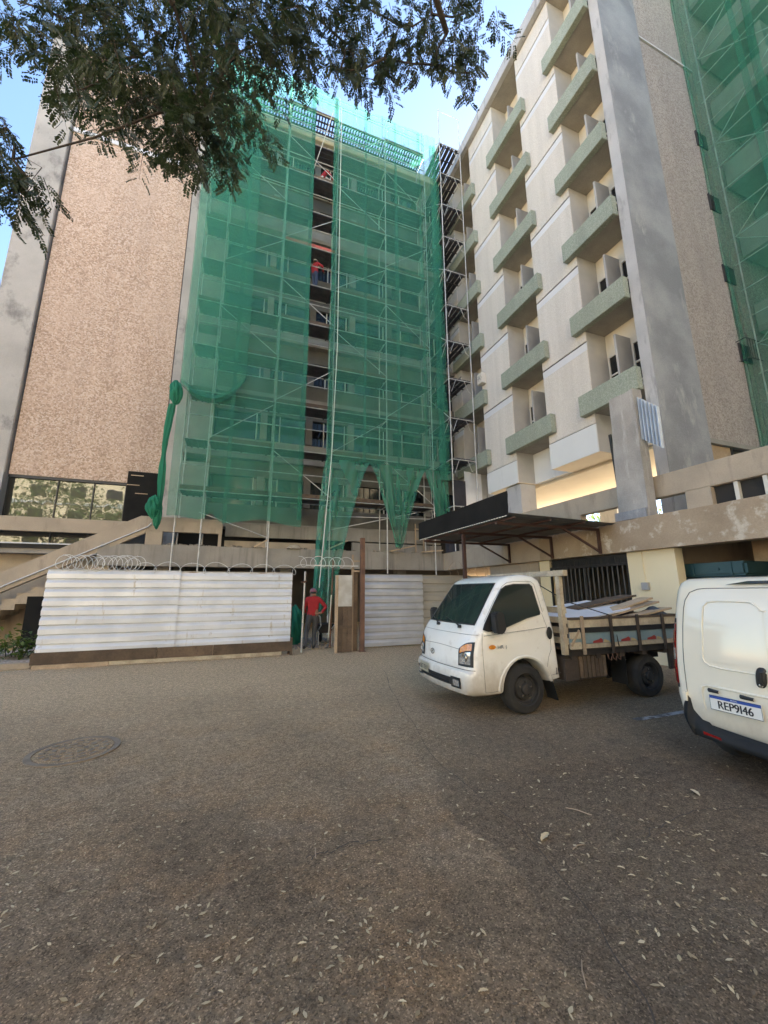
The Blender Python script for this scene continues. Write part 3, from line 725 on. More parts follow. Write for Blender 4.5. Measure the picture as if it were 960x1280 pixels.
# ------------------------------------------------------------------ green nets
def net_mat(name, col, cov_lo, cov_hi):
    m, t, b, out = nt(name)
    t.nodes.remove(b)
    df = t.nodes.new('ShaderNodeBsdfDiffuse'); tl = t.nodes.new('ShaderNodeBsdfTranslucent'); tp = t.nodes.new('ShaderNodeBsdfTransparent')
    c = mix(t, noise(t, posn(t, (2, 2, .3)), 1.5, 4), tuple(v*.8 for v in col), tuple(min(1, v*1.15) for v in col))
    t.links.new(c, df.inputs[0]); t.links.new(c, tl.inputs[0])
    m1 = t.nodes.new('ShaderNodeMixShader'); m1.inputs[0].default_value = .42
    t.links.new(df.outputs[0], m1.inputs[1]); t.links.new(tl.outputs[0], m1.inputs[2])
    cov = ramp(t, noise(t, posn(t, (1.6, 1.6, .22)), 1.3, 4, .5), [(.3, cov_lo), (.7, cov_hi)])
    m2 = t.nodes.new('ShaderNodeMixShader'); t.links.new(cov, m2.inputs[0])
    t.links.new(tp.outputs[0], m2.inputs[1]); t.links.new(m1.outputs[0], m2.inputs[2]); t.links.new(m2.outputs[0], out.inputs[0])
    return m
NET = net_mat('net_green', (.105, .43, .30), .42, .51)
NETM = net_mat('net_green_bunched', (.11, .42, .29), .48, .60)
NETD = net_mat('net_green_dense', (.06, .32, .20), .86, .94)
NETR = net_mat('net_green_right', (.08, .35, .24), .44, .54)

def fold(x, z, s=0.0):
    return .04*math.sin(x*3.1+.9*math.sin(z*.35)+s)+.08*mnoise.noise((x*1.1+s, z*.22, 5.0))+.045*mnoise.noise((x*5, z*.35, 9+s))+.02*mnoise.noise((x*11, z*.8, 2+s))

def sheet(b, x0, x1, ztop, zbot, y, s=0.0, nu=24, nv=60, sagb=0.0):
    """one hanging width of net; ztop, zbot may be functions of x"""
    zt = ztop if callable(ztop) else (lambda x: ztop); zb = zbot if callable(zbot) else (lambda x: zbot)
    def fn(u, v):
        x = x0+(x1-x0)*u; z = zb(x)+(zt(x)-zb(x))*v
        return (x+.02*mnoise.noise((u*3, z*.4, s)), y+fold(x, z, s)-.10*math.sin(math.pi*v)*.6, z)
    b.grid(fn, nu, nv)

def edge_roll(b, x, z0, z1, y, w=.11, s=0.0):
    """gathered, pleated edge of a net"""
    def fn(u, v):
        z = z0+(z1-z0)*v; ww = w*(1+.35*mnoise.noise((z*.5, s, 0)))
        return (x+(u-.5)*ww+.05*mnoise.noise((z*.3, s, 4)), y-.06+.055*math.sin(u*17+mnoise.noise((z*.6, s, 1))*2), z)
    b.grid(fn, 18, 40)

def tail(b, xa, xb, zt, xc, w, zb, y, yb, s=0.0, bow=0.0):
    """tapering tail from the width xa..xb at zt down to a bunch w wide at xc, zb"""
    def fn(u, v):
        k = 1-v; e = k**.8
        l = xa*(1-e)+(xc-w/2)*e; r = xb*(1-e)+(xc+w/2)*e
        x = l+(r-l)*u; z = zt+(zb-zt)*k
        am = .03+.09*k
        return (x+bow*math.sin(math.pi*k), y+(yb-y)*k+am*math.sin(u*(16+6*s)+k*2+s)+.09*mnoise.noise((u*5, k*3, s)), z+.25*k*mnoise.noise((u*7, s, 2))*(1 if k > .9 else .2))
    b.grid(fn, 30, 40)

YN = 15.17
# left net
n1 = thing('safety_net', (0, 15.2, 4), 'wide green safety net hung over the scaffold beside the pink granite gable', 'netting')
b = MB(); cuts = [-2.35, -.55, 1.0, 2.13]
for i in range(3):
    zb = (lambda x: 4.12+.10*math.sin(x*2.2)+(.35*max(0, math.sin((x+1.6)*2.6))**6 if x < -.4 else 0))
    sheet(b, cuts[i]-.07, cuts[i+1]+.07, 26.03, zb, YN-.03*i, i*2.7)
b.build('net_sheet', NET, n1, smooth=80)
b = MB()      # doubled upper-left layer whose lower corner is pulled to the knot
def upper_pt(u, v):
    x = -2.38+(2.25)*u; zb = 9.2-1.1*math.sin(u*math.pi*.62)+1.55*u*u; z = zb+(25.6-zb)*v
    return (x, YN-.13+fold(x, z, 8)-.10*(1-v)**4*math.sin(math.pi*u), z)
b.grid(upper_pt, 26, 60)
def swag(u, v):    # hem gathered in folds towards the knot
    x = -2.38+2.2*u; zc = 9.2-1.1*math.sin(u*math.pi*.62)+1.55*u*u
    return (x, YN-.20+.05*math.sin(v*9), zc+(v-.5)*(.12+.20*u*(1-u))*2+.02*math.sin(v*14+u*6))
b.grid(swag, 30, 10)
b.build('upper_layer', NET, n1, smooth=80)
b = MB(); edge_roll(b, 2.10, 4.3, 25.9, YN, .16, 2.0); b.build('gathered_edge', NET, n1, smooth=80)
def bundle(cx, cy, cz, rx, ry, rz, s):
    def fn(u, v):
        t = u*2*math.pi; p = (v-.5)*math.pi*.98
        k = 1+.35*mnoise.noise((math.cos(t)*1.6+s, math.sin(t)*1.6, p*1.8))+.16*math.sin(t*9+p*3+2*mnoise.noise((t, p*2, s)))+.10*mnoise.noise((t*4, p*5, s))
        return (cx+rx*k*math.cos(t)*math.cos(p), cy+ry*k*math.sin(t)*math.cos(p), cz+rz*(1+.2*mnoise.noise((t, p, s)))*math.sin(p))
    return fn
b = MB().grid(bundle(-2.50, 15.05, 8.75, .20, .20, .45, 1), 60, 36); b.build('knot', NETD, n1, smooth=80)
b = MB()
def rope(u, v):
    z = 8.3-3.9*v; c = -2.58-.06*math.sin(v*4)-.10*v
    t = u*2*math.pi; r = (.085+.02*math.sin(v*11)+.02*mnoise.noise((v*9, 0, 3)))*(1+.28*math.sin(t*6+v*5))
    return (c+r*math.cos(t), 15.1+r*.8*math.sin(t), z)
b.grid(rope, 20, 40); b.build('hanging_roll', NETD, n1, smooth=80)
b = MB().grid(bundle(-2.80, 15.0, 4.45, .20, .2, .38, 5), 60, 36); b.grid(bundle(-2.66, 15.05, 4.2, .12, .14, .5, 7), 50, 30); b.build('bundle', NETD, n1, smooth=80)

# right net with its tails
n2 = thing('safety_net', (6, 15.2, 4), 'tall green safety net over the scaffold split into trailing tails beside the scaffold tower', 'netting')
b = MB(); cuts = [3.22, 4.75, 6.35, 7.7, 8.62]
for i in range(4):
    sheet(b, cuts[i]-.07, cuts[i+1]+.05, 25.98, 6.9, YN-.03*(i % 2), 3+i*1.9)
b.build('net_sheet', NET, n2, smooth=80); b = MB()
tail(b, 3.12, 5.0, 6.92, 2.75, .62, .9, YN, 13.4, 1.0, -.05)
tail(b, 5.02, 7.62, 6.92, 6.25, .26, 3.35, YN, 15.05, 2.0)
tail(b, 7.55, 8.72, 6.92, 8.38, .55, 4.3, YN, 15.0, 3.0)
b.build('net_tails', NETM, n2, smooth=80)
b = MB()
edge_roll(b, 3.20, 6.5, 25.9, YN, .22, 1.0); edge_roll(b, 8.62, 6.5, 25.3, YN-.06, .32, 3.0); edge_roll(b, 8.45, 6.5, 25.3, YN-.02, .30, 4.0)
b.build('gathered_edge', NET, n2, smooth=80)
# net strip along the roof rail between the two nets
n3 = MB(); sheet(n3, 2.1, 3.25, 26.02, 25.0, YN, 4, 12, 8)
tag(n3.build('safety_net', NET, smooth=80), 'short strip of green net on the roof rail above the dark gap', 'netting')
# bunched net lying in the undercroft behind the man
b = MB().grid(bundle(1.75, 12.8, .55, .26, .25, .62, 11), 70, 50)
tag(b.build('net_heap', NETD, smooth=80), 'crumpled dark green net heaped inside the gate opening behind the man', 'netting')

# net over the far right wing
n4 = thing('safety_net', (14.6, 2, 4.6), 'dull green safety net hung over the open floors beside the grey granite gable', 'netting')
b = MB()
ycuts = [6.62, 5.1, 3.7, 2.2, .6, -1.2, -3.2, -5.6, -8]
for i in range(8):
    ya, yb_ = ycuts[i]+.08, ycuts[i+1]-.08
    def fn(u, v, ya=ya, yb_=yb_, i=i):
        y = ya+(yb_-ya)*u; z = 4.3+21.6*v
        return (14.60+.02*(i % 2)+fold(y*1.3, z, i*3.3)*.9, y, z)
    b.grid(fn, 18, 50)
b.build('net_sheet', NETR, n4, smooth=80)
b = MB()
for yy, s in ((6.60, 0), (4.7, 1), (2.9, 2)):
    def fn(u, v, yy=yy, s=s):
        z = 4.4+21.3*v; return (14.50+.05*math.sin(u*15), yy+(u-.5)*.22+.12*mnoise.noise((z*.25, s, 2)), z)
    b.grid(fn, 14, 40)
b.build('gathered_edge', NETR, n4, smooth=80)
s4 = thing('scaffold', (15, 1, 3.2), 'steel scaffold tubes behind the dull green net by the grey granite gable', 'scaffold')
p0 = MB().tube([(14.78, 6.3, 3.2), (14.78, 6.3, 26)], .024, 6).build('pole', MAT['steel_galv'], s4, smooth=60)
for y in (4.2, 2.1, 0, -2.1, -4.2): inst(p0, (14.78, y, 3.2), s4)
l0 = MB().tube([(14.78, -6.0, 5.2), (14.78, 6.4, 5.2)], .018, 6).build('ledger', MAT['steel_galv'], s4, smooth=60)
for k in range(1, 20): inst(l0, (14.78, .2, 5.2+.98*k), s4)
for k in range(10): MB().tube([(14.74, 6.2-2.1*(k % 2), 5.2+1.95*k), (14.74, 4.1+2.1*(k % 2), 7.1+1.95*k)], .014, 6).build('brace', MAT['steel_galv'], s4, smooth=60)
# pale ropes
tag(MB().tube([(3.42, 15.0, 25.2), (3.44, 14.95, 12), (3.25, 14.7, 7), (2.55, 12.9, 2.0), (2.42, 12.3, 1.72)], .014, 6).build('hoist_rope', MAT['rope'], smooth=60), 'long pale hoist rope hanging from the scaffold top to the gate opening', 'rope')
tag(MB().tube([(3.05, 15.05, 24.9), (2.2, 15.25, 21.2)], .016, 6).build('short_rope', MAT['rope'], smooth=60), 'pale rope slanting across the dark gap near the scaffold top', 'rope')
# ------------------------------------------------------------------ hoardings
def corr_sheet(name, mat, parent, x0, x1, y, z0, z1, pitch=.205, depth=.045, s=0, dent=.006):
    """sheet with horizontal trapezoidal ribs, dents, slightly sagging"""
    prof = []; z = z0; n = int(round((z1-z0)/pitch)); pitch = (z1-z0)/n
    for k in range(n):
        zz = z0+k*pitch
        prof += [(zz, 0), (zz+pitch*.50, .004), (zz+pitch*.62, -depth*.35), (zz+pitch*.88, -depth), (zz+pitch*.95, -depth*.9)]
    prof.append((z1, 0)); b = MB(); nu = max(6, int((x1-x0)/.16))
    for i in range(nu+1):
        x = x0+(x1-x0)*i/nu
        for (zz, d) in prof:
            q = dent*mnoise.noise((x*1.9+s, zz*2.2, s))+dent*.7*mnoise.noise((x*6+s, zz*7, s+3))
            b.v.append((x, y-d+q, zz+.006*mnoise.noise((x*.8, s, zz*.5))))
    m = len(prof)
    for i in range(nu):
        for j in range(m-1): b.f.append((i*m+j, (i+1)*m+j, (i+1)*m+j+1, i*m+j+1))
    b.m = [0]*len(b.f)
    return b.build(name, mat, parent, smooth=25)

f1 = thing('hoarding', (-1.3, 10.9, 0), 'long white corrugated metal hoarding on a plank base under coiled wire', 'fence')
corr_sheet('metal_sheet', MAT['sheet_white'], f1, -3.95, -1.28, 10.90, .31, 2.12, s=1, dent=.012)
corr_sheet('metal_sheet', MAT['sheet_white'], f1, -1.33, 1.42, 10.93, .31, 2.10, s=5, dent=.012)
for (a, b_, z0, z1, mt, dy) in ((-3.98, -1.62, .095, .34, 'wood_board', 0), (-1.615, -.42, .10, .335, 'wood_board', .006), (-.415, 1.46, .10, .34, 'wood_board', -.004),
                             (-3.93, -2.55, 0.0, .090, 'wood_pale', -.012), (-2.545, -.9, .01, .094, 'wood_cream', .004), (-.895, 1.2, .008, .096, 'wood_cream', -.006)):
    MB().bar((a, 10.845+dy, (z0+z1)/2), (b_, 10.838+dy, (z0+z1)/2+.004), .035, z1-z0).build('base_plank', MAT[mt], f1)
for x in (-3.9, -2.6, -1.3, 0, 1.38): bx('post', MAT['wood_board'], f1, x, x+.07, 11.0, 11.07, 0, 2.08)
bx('top_rail', MAT['wood_pale'], f1, -3.9, 1.42, 10.975, 11.0, 2.06, 2.11)
bx('end_plank', MAT['wood_board'], f1, 1.425, 1.475, 10.82, 11.05, 0, .42)

# coiled wire on the hoarding
wi = thing('razor_wire', (-1.3, 10.95, 2.1), 'loose coil of barbed wire along the top of the white hoarding', 'wire')
pts = []
for i in range(430):
    t = i/429; ph = (16*min(1, t/.52)+7*max(0, t-.52)/.48)*2*math.pi
    x = -3.75+1.6*min(1, t/.52)+(max(0, t-.52)/.48)*3.9
    r = (.175 if t < .5 else .13)*(1+.55*mnoise.noise((t*23, 3, 0)))
    zc = 2.27 if t < .5 else 2.19
    pts.append((x+r*1.05*math.sin(ph), 10.98+.06*math.cos(ph+1)+.03*mnoise.noise((t*25, 8, 0)), zc+r*math.cos(ph)+.05*mnoise.noise((t*30, 0, 0))))
MB().tube(pts, .0065, 5).build('coil', MAT['wire'], wi, smooth=80)
bb_ = MB()
for i in range(5, 425, 4):
    p = Vector(pts[i]); d = Vector((rnd.uniform(-1, 1), rnd.uniform(-1, 1), rnd.uniform(-1, 1))).normalized()*.022
    bb_.bar(p-d, p+d, .006, .006)
bb_.build('barbs', MAT['steel_galv'], wi)['kind'] = 'stuff'
w2 = thing('razor_wire', (2.4, 10.9, 2.2), 'wire loops strung over the gate opening above the man', 'wire')
MB().bar((1.75, 10.82, 2.30), (3.22, 10.80, 2.30), .03, .03).build('cross_bar', MAT['steel_galv'], w2)
pts = []
for i in range(120):
    t = i/119; ph = t*2*math.pi*5.5
    pts.append((1.55+1.45*t+.13*math.sin(ph), 10.83+.05*math.cos(ph+1), 2.40+.14*(1+.3*mnoise.noise((t*9, 0, 0)))*math.cos(ph)))
MB().tube(pts, .0065, 5).build('coil', MAT['wire'], w2, smooth=80)

# gate: door leaf, planks, rusty post
gp = thing('steel_post', (3.33, 10.75, 0), 'tall rusty steel post between gate planks and galvanised hoarding', 'post')
MB().box(3.27, 3.39, 10.70, 10.715, 0, 3.10).box(3.27, 3.285, 10.716, 10.82, 0, 3.10).box(3.375, 3.39, 10.716, 10.82, 0, 3.10).build('channel', MAT['steel_rust'], gp, bevel=.003)
bx('base_plate', MAT['steel_rust'], gp, 3.24, 3.42, 10.68, 10.86, 0, .012)
gd = thing('gate_leaf', (2.8, 10.8, 0), 'old wooden gate leaf with white upper panel and dark stained lower planks', 'gate')
bx('stile', MAT['wood_pale'], gd, 2.555, 2.635, 10.72, 10.77, 0, 2.04)
bx('upper_panel', M('panel_white', (.60, .60, .57), .8, (.45, .43, .39), 3, stain=(.28, .23, .17), ssc=(3, 3, 3), slo=.62, shi=.75), gd, 2.64, 3.03, 10.735, 10.765, 1.20, 2.04)
for k in range(3): bx('lower_plank', MAT['wood_board'], gd, 2.64+k*.131, 2.64+k*.131+.127, 10.725+.004*(k % 2), 10.76, .01, 1.195)
bx('batten', MAT['wood_board'], gd, 2.64, 3.03, 10.705, 10.722, .62, .70)
g2 = thing('gate_plank', (3.15, 10.9, 0), 'weathered plank standing between gate leaf and rusty post', 'plank')
bx('board', MAT['wood_board'], g2, 3.055, 3.235, 10.87, 10.91, 0, 2.12)
bx('batten', MAT['wood_pale'], g2, 3.04, 3.10, 10.83, 10.868, 0, 2.62)
for z in (2.16, 2.44): MB().bar((3.05, 10.84, z), (3.28, 10.82, z+.0), .03, .045).build('rung', MAT['wood_pale'], g2)
gt = thing('steel_tube', (1.78, 11.2, 0), 'thin steel tube standing in the gate opening beside the man', 'tube')
MB().tube([(1.76, 11.2, 0), (1.80, 11.2, 2.15)], .025, 8).build('tube', MAT['steel_galv'], gt, smooth=60)
MB().tube([(1.70, 11.17, 1.85), (1.84, 11.2, 1.88)], .03, 8).build('clamp', MAT['steel_rust'], gt, smooth=60)
g3 = thing('steel_tube', (2.6, 11.7, 0), 'steel pole standing behind the gate leaf under the wire', 'tube')
MB().tube([(2.66, 11.7, 0), (2.70, 11.7, 2.6)], .025, 8).build('tube', MAT['steel_rust'], g3, smooth=60)
MB().tube([(2.60, 11.66, 0.3), (2.66, 11.66, 1.5)], .018, 8).build('strut', MAT['rope'], g3, smooth=60)
# wheelbarrow in the opening
wb = thing('wheelbarrow', (2.62, 12.6, 0), 'dark wheelbarrow standing inside the gate opening', 'wheelbarrow')
MB().prism([(2.35, .62), (2.95, .62), (2.82, .36), (2.48, .36)], lambda a, b_, d: (a, d, b_), 12.35, 12.95).build('tray', MAT['black_metal'], wb, bevel=.01)
MB().lathe([(.06, -.04), (.17, -.05), (.20, -.02), (.20, .02), (.17, .05), (.06, .04)], (2.65, 13.15, .2), 'x', 20).build('wheel', MAT['black_metal'], wb, smooth=40)
for x in (2.45, 2.85): MB().tube([(x, 12.0, .62), (x, 12.5, .42), (2.65, 13.15, .22)], .015, 6).build('handle', MAT['steel_galv'], wb, smooth=60)
for x in (2.45, 2.85): MB().tube([(x, 12.4, .45), (x, 12.35, 0)], .015, 6).build('leg', MAT['steel_galv'], wb, smooth=60)
MB().tube([(2.33, 12.3, .60), (2.36, 12.28, .95), (2.46, 12.25, .85), (2.5, 12.3, .6)], .022, 6).build('hose', MAT['rope'], wb, smooth=60)
# rubble floor inside
rub = MB()
for k in range(220):
    x = rnd.uniform(1.6, 3.0); y = rnd.uniform(11.7, 14.5); s = rnd.uniform(.01, .05); a = rnd.uniform(0, 3); d = Vector((math.cos(a), math.sin(a), rnd.uniform(-.3, .3)))*s
    rub.bar(Vector((x, y, s*.5))-d, Vector((x, y, s*.5))+d, s*1.3, s)
tag(rub.build('rubble', MAT['rubble']), 'grey rubble scattered on the ground inside the gate opening', 'rubble', kind='stuff')

# galvanised hoarding and the dull one behind
f2 = thing('hoarding', (4.4, 11.2, 0), 'bluish galvanised corrugated hoarding right of the rusty post', 'fence')
corr_sheet('metal_sheet', MAT['sheet_galv'], f2, 3.42, 5.42, 11.18, .05, 2.10, s=9, dent=.012)
for x in (3.45, 5.3): bx('post', MAT['wood_board'], f2, x, x+.07, 11.24, 11.31, 0, 2.06)
f3 = thing('hoarding', (7, 11.4, 0), 'dull grey corrugated hoarding running behind the white truck', 'fence')
corr_sheet('metal_sheet', MAT['sheet_dull'], f3, 5.38, 7.2, 11.34, .02, 2.10, s=14, pitch=.25, dent=.008)
corr_sheet('metal_sheet', MAT['sheet_dull'], f3, 7.15, 8.88, 11.36, .02, 2.08, s=17, pitch=.25, dent=.008)
for x in (5.5, 7.1, 8.7): bx('post', MAT['wood_board'], f3, x, x+.07, 11.42, 11.49, 0, 2.04)
dv = thing('dry_vine', (7.2, 11.5, 2.0), 'bare dry vine stems rising above the dull grey hoarding', 'plant')
for k in range(7):
    x = 6.7+k*.22; p = [(x, 11.55, 1.6)]
    for j in range(7): p.append((p[-1][0]+rnd.uniform(-.13, .13), 11.5+rnd.uniform(-.08, .08), p[-1][2]+.14))
    MB().tube(p, [.016-.0018*i for i in range(8)], 5).build('stem', MAT['wood_pale'], dv, smooth=60)

# ------------------------------------------------------------------ barred gate, canopy, meter box under the right beam
bg_ = thing('barred_gate', (8.85, 8.2, 0), 'black barred steel gate under the podium beam behind the truck', 'gate')
bx('frame', MAT['black_metal'], bg_, 8.83, 8.88, 6.92, 9.48, 2.20, 2.26); bx('frame', MAT['black_metal'], bg_, 8.83, 8.88, 6.92, 9.48, .08, .13)
for y in (6.92, 8.18, 9.43): bx('frame', MAT['black_metal'], bg_, 8.832, 8.878, y, y+.05, .131, 2.199)
b0 = bx('bar', MAT['bar_steel'], bg_, 8.845, 8.865, 7.08, 7.10, .131, 2.198)
for k in range(1, 17):
    y = 7.09+k*.147
    if abs(y-8.2) > .06: inst(b0, (8.855, y, .131), bg_)
for k in range(18): bx('spike', MAT['black_metal'], bg_, 8.85, 8.862, 7.0+k*.142, 7.012+k*.142, 2.261, 2.42)
bx('roller_box', MAT['black_metal'], bg_, 8.93, 9.15, 6.92, 9.48, 2.27, 2.488)
mb_ = thing('meter_box', (8.78, 6.5, 1.6), 'small grey electrical box with conduit on the cream pillar', 'electrical box')
bx('box', MAT['fin_grey'], mb_, 8.72, 8.798, 6.42, 6.58, 1.60, 1.77, bevel=.008)
MB().tube([(8.785, 6.5, 1.77), (8.785, 6.52, 2.48)], .010, 6).build('conduit', MAT['gate_cream'], mb_, smooth=60)
dm = thing('waste_container', (9.6, 5.5, 0), 'blue green plastic waste container in the bay under the podium', 'container')
bx('bin_body', MAT['bluegreen'], dm, 9.35, 10.2, 4.85, 6.05, .18, 1.86, bevel=.04)
bx('lid', MAT['bluegreen'], dm, 9.28, 10.25, 4.80, 6.10, 1.875, 2.16, bevel=.05)
for y in (5.03, 5.75): bx('lid_rib', MAT['bluegreen'], dm, 9.262, 9.30, y, y+.05, 1.90, 2.12)
bx('grip', MAT['bluegreen'], dm, 9.25, 9.30, 5.25, 5.62, 1.98, 2.04, bevel=.01)
for y in (4.95, 5.9): MB().lathe([(.04, -.03), (.09, -.03), (.09, .03), (.04, .03)], (9.5, y, .095), 'y', 16).build('castor', MAT['black_metal'], dm, smooth=40)

cn = thing('canopy', (7, 9, 0), 'dark metal canopy with black front board bracketed off the podium beam', 'canopy')
CX0, CX1, CY0, CY1 = 5.45, 8.58, 6.93, 11.35
# sloping ribbed roof: thin corrugated sheet
def cz(x): return 3.24-.02*(x-CX0)
b = MB(); nn = 60
for i in range(nn+1):
    y = CY0+(CY1-CY0)*i/nn; r = .018 if i % 3 == 0 else 0
    for x in (CX0, CX1): b.v.append((x, y, cz(x)+r))
    for x in (CX0, CX1): b.v.append((x, y, cz(x)+r+.006))
for i in range(nn):
    a = i*4; b.f += [(a, a+1, a+5, a+4), (a+2, a+6, a+7, a+3), (a, a+4, a+6, a+2), (a+1, a+3, a+7, a+5)]
b.m = [0]*len(b.f); b.build('roof_sheet', MAT['canopy_roof'], cn)
MB().grid(lambda u, v: (CX0-.03-.006*math.sin(u*9), CY0-.05+(CY1-CY0+.1)*u+(.05*mnoise.noise((v*9, 1, 1)) if u == 0 else 0), 3.20+.54*v+.008*mnoise.noise((u*9, v*3, 1))), 24, 6).build('front_board', MAT['black_board'], cn)
bx('front_board_back', MAT['black_board'], cn, CX0-.02, CX0, CY0+.02, CY1-.02, 3.22, 3.70)
dr = MB()
for k in range(44): dr.box(CX0-.05, CX0-.035, CY0+.02+k*.1, CY0+.075+k*.1, 3.185, 3.205)
dr.build('board_fixings', MAT['rope'], cn)['kind'] = 'stuff'
for y in (7.42, 9.05, 10.98):
    bx('rafter', MAT['brown_metal'], cn, CX0+.02, CX1, y-.03, y+.03, 3.08, 3.145)
    bx('wall_bracket', MAT['brown_metal'], cn, CX1-.055, CX1+.005, y-.03, y+.03, 2.50, 3.079)
    MB().bar((CX1-.05, y, 2.56), (CX1-1.15, y, 3.08), .045, .045).build('brace', MAT['brown_metal'], cn)
for x in (5.6, 6.6, 7.6): bx('purlin', MAT['brown_metal'], cn, x-.025, x+.025, CY0, CY1, 3.147, 3.19)
bx('post', MAT['brown_metal'], cn, 5.58, 5.66, 9.02, 9.10, 0, 3.079)
bx('post_foot', MAT['brown_metal'], cn, 5.52, 5.72, 8.96, 9.16, 0, .02)

# concrete upright and loose sheet on the podium edge
cu = thing('concrete_upright', (8.85, 6.5, 3.2), 'rough concrete upright slab standing on the podium beam before the balcony wing', 'slab')
def slabp(z, s): return mnoise.noise((z*1.7, s, 0))*.018
b = MB(); nz = 14
for i in range(nz+1):
    z = 3.24+3.14*i/nz; k = i/nz; ya = 6.88-.15*k; yb_ = 6.14-.02*k
    yr = 6.42-.06*k
    for (x, y) in ((8.66, ya), (8.66, yr+.06), (8.69, yr), (8.69, yb_), (8.98, yb_), (8.98, ya)):
        b.v.append((x+slabp(z, y*9+x), y+slabp(z, x*7), z+(.06*mnoise.noise((y*6, x, 3)) if i == nz else 0)))
for i in range(nz):
    for j in range(6): b.f.append((i*6+j, i*6+(j+1) % 6, (i+1)*6+(j+1) % 6, (i+1)*6+j))
b.f.append(tuple(range(5, -1, -1))); b.f.append(tuple(nz*6+j for j in range(6))); b.m = [0]*len(b.f)
b.build('slab', M('concrete_raw', (.42, .40, .375), .9, (.30, .285, .265), 1.4, grain=.15, gsc=35, stain=(.52, .50, .48), ssc=(3, 3, .4), slo=.55, shi=.75, bmp=.4, bsc=18), cu, smooth=30)
bx('foot_board', MAT['concrete_gable'], cu, 8.62, 8.655, 6.15, 6.95, 3.24, 3.44)
b = MB(); nn = 22
for i in range(nn+1):
    u = i/nn; y = 6.10-.44*u; d = .028*(1 if (i//2) % 2 else -1)*(1 if i % 2 == 0 else 1)
    b.v += [(8.80+d, y+.02, 5.10-.42*u*.92+0), (8.80+d, y, 6.17-.45*u)]
for i in range(nn): b.f.append((2*i, 2*i+2, 2*i+3, 2*i+1))
b.m = [0]*len(b.f)
tag(b.build('corrugated_sheet', MAT['sheet_blue']), 'bluish corrugated metal sheet fixed beside the concrete upright', 'sheet metal')
lb = tag(MB().bar((8.95, 7.0, 3.9), (8.97, 7.08, 5.6), .05, .06).build('steel_bar', MAT['black_metal']), 'dark steel bar leaning behind the concrete upright', 'bar')
# ------------------------------------------------------------------ vehicle helpers
def inset_poly(P, offs):
    n = len(P); out = []
    area = sum(P[i][0]*P[(i+1) % n][1]-P[(i+1) % n][0]*P[i][1] for i in range(n)); s = 1 if area > 0 else -1
    for i in range(n):
        a, p, c = Vector(P[i-1]), Vector(P[i]), Vector(P[(i+1) % n])
        d1, d2 = (p-a), (c-p)
        n1 = Vector((-d1.y, d1.x)).normalized()*s; n2 = Vector((-d2.y, d2.x)).normalized()*s
        m = (n1+n2); m = m.normalized() if m.length > 1e-6 else n1
        k = offs[i]/max(.5, m.dot(n1)); out.append((p.x+m.x*k, p.y+m.y*k))
    return out

def shell_body(P, wt, w0, w1, r, fn, seg=5, mid=8):
    """side profile P (x, z) swept from y=w0 to w1 with rounded long edges; fn deforms the points"""
    b = MB(); n = len(P); rings = []
    for j in range(seg+1):
        t = math.pi/2*j/seg; rings.append((r*(1-math.sin(t)), w0+r*(1-math.cos(t))))
    for j in range(1, mid): rings.append((0, w0+r+(w1-w0-2*r)*j/mid))
    for j in range(seg, -1, -1):
        t = math.pi/2*j/seg; rings.append((r*(1-math.sin(t)), w1-r*(1-math.cos(t))))
    for (ins, y) in rings:
        Q = inset_poly(P, [ins*w for w in wt]) if ins > 1e-6 else P
        b.v += [fn(x, y, z) for x, z in Q]
    for k in range(len(rings)-1):
        for i in range(n): b.f.append((k*n+i, k*n+(i+1) % n, (k+1)*n+(i+1) % n, (k+1)*n+i))
    b.f.append(tuple(range(n-1, -1, -1))); b.f.append(tuple((len(rings)-1)*n+i for i in range(n))); b.m = [0]*len(b.f)
    return b

def resample(P, step):
    """P: (x, z, w) points; subdivide long edges"""
    out = []
    for i in range(len(P)):
        a, c = P[i], P[(i+1) % len(P)]; L = math.hypot(c[0]-a[0], c[1]-a[1]); m = max(1, int(L/step))
        for k in range(m): out.append(tuple(a[j]+(c[j]-a[j])*k/m for j in range(3)))
    return out

def smooth_poly(P, fixed, it=2):
    P = [list(p) for p in P]
    for _ in range(it):
        Q = [p[:] for p in P]
        for i in range(len(P)):
            if fixed(P[i]): continue
            for j in (0, 1): Q[i][j] = .5*P[i][j]+.25*(P[i-1][j]+P[(i+1) % len(P)][j])
        P = Q
    return [tuple(p) for p in P]

def text_polys(s, size, space=1.0, bold=0.0):
    cu_ = bpy.data.curves.new('txt', 'FONT'); cu_.body = s; cu_.size = size; cu_.align_x = 'CENTER'; cu_.align_y = 'CENTER'; cu_.space_character = space; cu_.offset = bold
    o = bpy.data.objects.new('txt', cu_); COL.objects.link(o); bpy.context.view_layer.update()
    me = bpy.data.meshes.new_from_object(o.evaluated_get(bpy.context.evaluated_depsgraph_get()))
    vs = [tuple(v.co) for v in me.vertices]; fs = [tuple(p.vertices) for p in me.polygons]
    bpy.data.objects.remove(o); bpy.data.curves.remove(cu_); bpy.data.meshes.remove(me)
    return vs, fs

def lettering(name, s, size, fn, mat, parent, sx=1.0, bold=0.0):
    vs, fs = text_polys(s, size); b = MB()
    for sh in ((0,) if not bold else (-bold, 0, bold)): b.add([tuple(Vector(fn(x*sx+sh, y))+Vector((-.0002 if sh else 0, 0, 0))) for x, y, z in vs], fs)
    return b.build(name, mat, parent, fix=False)

